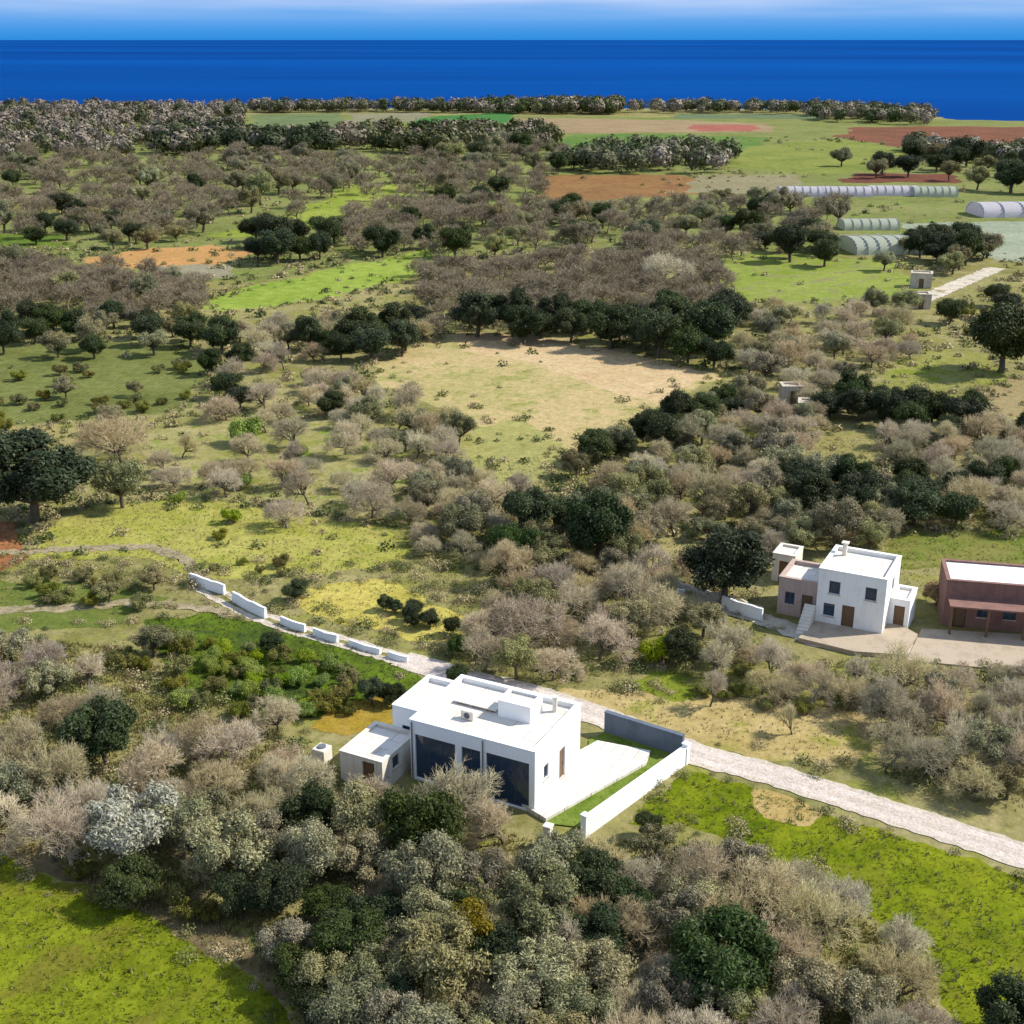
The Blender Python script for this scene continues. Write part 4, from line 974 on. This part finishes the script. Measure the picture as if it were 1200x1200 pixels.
# far white tunnels
def tunnel(label, px, L, W, h, rz, film, group='white growing tunnels in the distance'):
    o = Vector(G(*px)); r = empty('growing_tunnel', (o.x, o.y, 0), rz); tag(r, label, 'greenhouse', group)
    n = 12; prof = [(W / 2 * math.cos(math.pi * k / n), h * math.sin(math.pi * k / n) ** .8) for k in range(n + 1)]
    st = 12; V = [(L * i / st, y, z * (1 + (.012 if i % 2 else 0))) for i in range(st + 1) for y, z in prof]
    q = [(i * (n + 1) + k, i * (n + 1) + k + 1, (i + 1) * (n + 1) + k + 1, (i + 1) * (n + 1) + k) for i in range(st) for k in range(n)]
    obj('cover', mesh_np('cover', V, [q], film, True), r)
    for x in (.02, L - .02):
        V = [(x, y, z * .985) for y, z in prof]; obj('end_wall', mesh_np('end_wall', V, [np.array([list(range(n + 1))])], film), r)
    for i in range(0, st + 1, 2):
        b = BM()
        for k in range(n):
            (y0_, z0_), (y1_, z1_) = prof[k], prof[k + 1]
            b.prism([(L * i / st - .06, y0_ * 1.01), (L * i / st + .06, y0_ * 1.01), (L * i / st + .06, y1_ * 1.01), (L * i / st - .06, y1_ * 1.01)], min(z0_, z1_) * 1.01, max(z0_, z1_) * 1.02 + .03)
        b.done('hoop', M['hoop'], r)
    BM().box(L, L + .06, -.8, .8, 0, 2.1).done('door', M['metal'], r)
for i, (x0, y0, L, fm, lb) in enumerate([(912, 229, 14, 'film', 'leftmost white growing tunnel in the far row'), (962, 229, 15, 'film', 'second white growing tunnel from left in the far row'),
        (1016, 228, 15, 'film', 'third white growing tunnel from left in the far row'), (1068, 229, 13, 'film_green', 'greenish growing tunnel at the right end of the far row')]):
    tunnel(lb, (x0, y0), L, 8, 2.7, math.radians(-2), M[fm])
tunnel('bright white growing tunnel at the right edge', (1142, 252), 34, 12, 3.4, math.radians(4), M['film'])
tunnel('pale green growing tunnel above the far dark row', (992, 294), 16, 13, 3.2, math.radians(6), M['film_green'])
tunnel('dull sage growing tunnel left of the pale green one', (985, 268), 14, 7, 2.4, math.radians(3), M['film_green'])

# ------------------------------------------------------------------ light
sun_dir = Vector((.985, .17, 0)).normalized(); EL = math.radians(42)
to_sun = Vector((sun_dir.x * math.cos(EL), sun_dir.y * math.cos(EL), math.sin(EL)))
sd = bpy.data.lights.new('sun', 'SUN'); sd.energy = 4.2; sd.angle = math.radians(.53); sd.color = (1, .95, .86)
so = link(bpy.data.objects.new('sun', sd)); so.rotation_euler = (-to_sun).to_track_quat('-Z', 'Y').to_euler()
so.location = (60, 30, 80)

W = bpy.data.worlds.new("World"); SC.world = W; W.use_nodes = True
nt = W.node_tree; nt.nodes.clear()
out = nt.nodes.new('ShaderNodeOutputWorld'); bg = nt.nodes.new('ShaderNodeBackground'); bg.inputs['Strength'].default_value = .1
sky = nt.nodes.new('ShaderNodeTexSky'); sky.sky_type = 'NISHITA'; sky.sun_disc = False; sky.sun_elevation = EL; sky.sun_rotation = math.atan2(sun_dir.x, sun_dir.y)
sky.altitude = 100; sky.air_density = 1.0; sky.dust_density = 0.2; sky.ozone_density = 1.5
tc = nt.nodes.new('ShaderNodeTexCoord')
hs = nt.nodes.new('ShaderNodeHueSaturation'); hs.inputs['Saturation'].default_value = 1.0
nt.links.new(sky.outputs[0], hs.inputs['Color'])
# thin high cloud streaks
mp = nt.nodes.new('ShaderNodeMapping'); mp.inputs['Scale'].default_value = (4, 4, 60); nt.links.new(tc.outputs['Generated'], mp.inputs[0])
nz = nt.nodes.new('ShaderNodeTexNoise'); nz.inputs['Scale'].default_value = 1.6; nz.inputs['Detail'].default_value = 5; nt.links.new(mp.outputs[0], nz.inputs['Vector'])
sep = nt.nodes.new('ShaderNodeSeparateXYZ'); nt.links.new(tc.outputs['Generated'], sep.inputs[0])
mr = nt.nodes.new('ShaderNodeMapRange'); mr.inputs[1].default_value = .012; mr.inputs[2].default_value = .034; nt.links.new(sep.outputs[2], mr.inputs[0])
rp = nt.nodes.new('ShaderNodeValToRGB'); rp.color_ramp.elements[0].position = .30; rp.color_ramp.elements[1].position = .62; nt.links.new(nz.outputs['Fac'], rp.inputs[0])
mu = nt.nodes.new('ShaderNodeMath'); mu.operation = 'MULTIPLY'; nt.links.new(rp.outputs[0], mu.inputs[0]); nt.links.new(mr.outputs[0], mu.inputs[1])
mx = nt.nodes.new('ShaderNodeMix'); mx.data_type = 'RGBA'; nt.links.new(mu.outputs[0], mx.inputs[0]); mx.inputs[7].default_value = (3.6, 4.5, 6.4, 1)
lo = nt.nodes.new('ShaderNodeValToRGB'); cr = lo.color_ramp
m2 = nt.nodes.new('ShaderNodeMapRange'); m2.inputs[1].default_value = -.005; m2.inputs[2].default_value = .045; nt.links.new(sep.outputs[2], m2.inputs[0])
while len(cr.elements) < 5: cr.elements.new(.5)
for e, (p, c) in zip(cr.elements, ((.10, (.2, 1.75, 4.8, 1)), (.20, (.34, 2.0, 5.1, 1)), (.34, (.75, 2.45, 5.5, 1)), (.50, (1.1, 2.8, 5.7, 1)), (.72, (2.3, 3.5, 5.9, 1)))): e.position = p; e.color = c
nt.links.new(m2.outputs[0], lo.inputs[0])
m3 = nt.nodes.new('ShaderNodeMapRange'); m3.inputs[1].default_value = .05; m3.inputs[2].default_value = .2; nt.links.new(sep.outputs[2], m3.inputs[0])
mz = nt.nodes.new('ShaderNodeMix'); mz.data_type = 'RGBA'; nt.links.new(m3.outputs[0], mz.inputs[0]); nt.links.new(lo.outputs[0], mz.inputs[6]); nt.links.new(hs.outputs[0], mz.inputs[7])
nt.links.new(mz.outputs[2], mx.inputs[6])
nt.links.new(mx.outputs[2], bg.inputs[0]); nt.links.new(bg.outputs[0], out.inputs[0])

vs = SC.view_settings; vs.view_transform = 'Standard'; vs.look = 'None'; vs.exposure = EXPO; vs.gamma = 1; vs.use_curve_mapping = False
SC.cycles.max_bounces = 6; SC.cycles.diffuse_bounces = 3; SC.cycles.transparent_max_bounces = 4
for o in bpy.data.objects:
    if o.get('label') and len(o['label'].split()) > 16: print('LONG', o['label'])
print('PLANTED', counts, 'objects', len(bpy.data.objects))
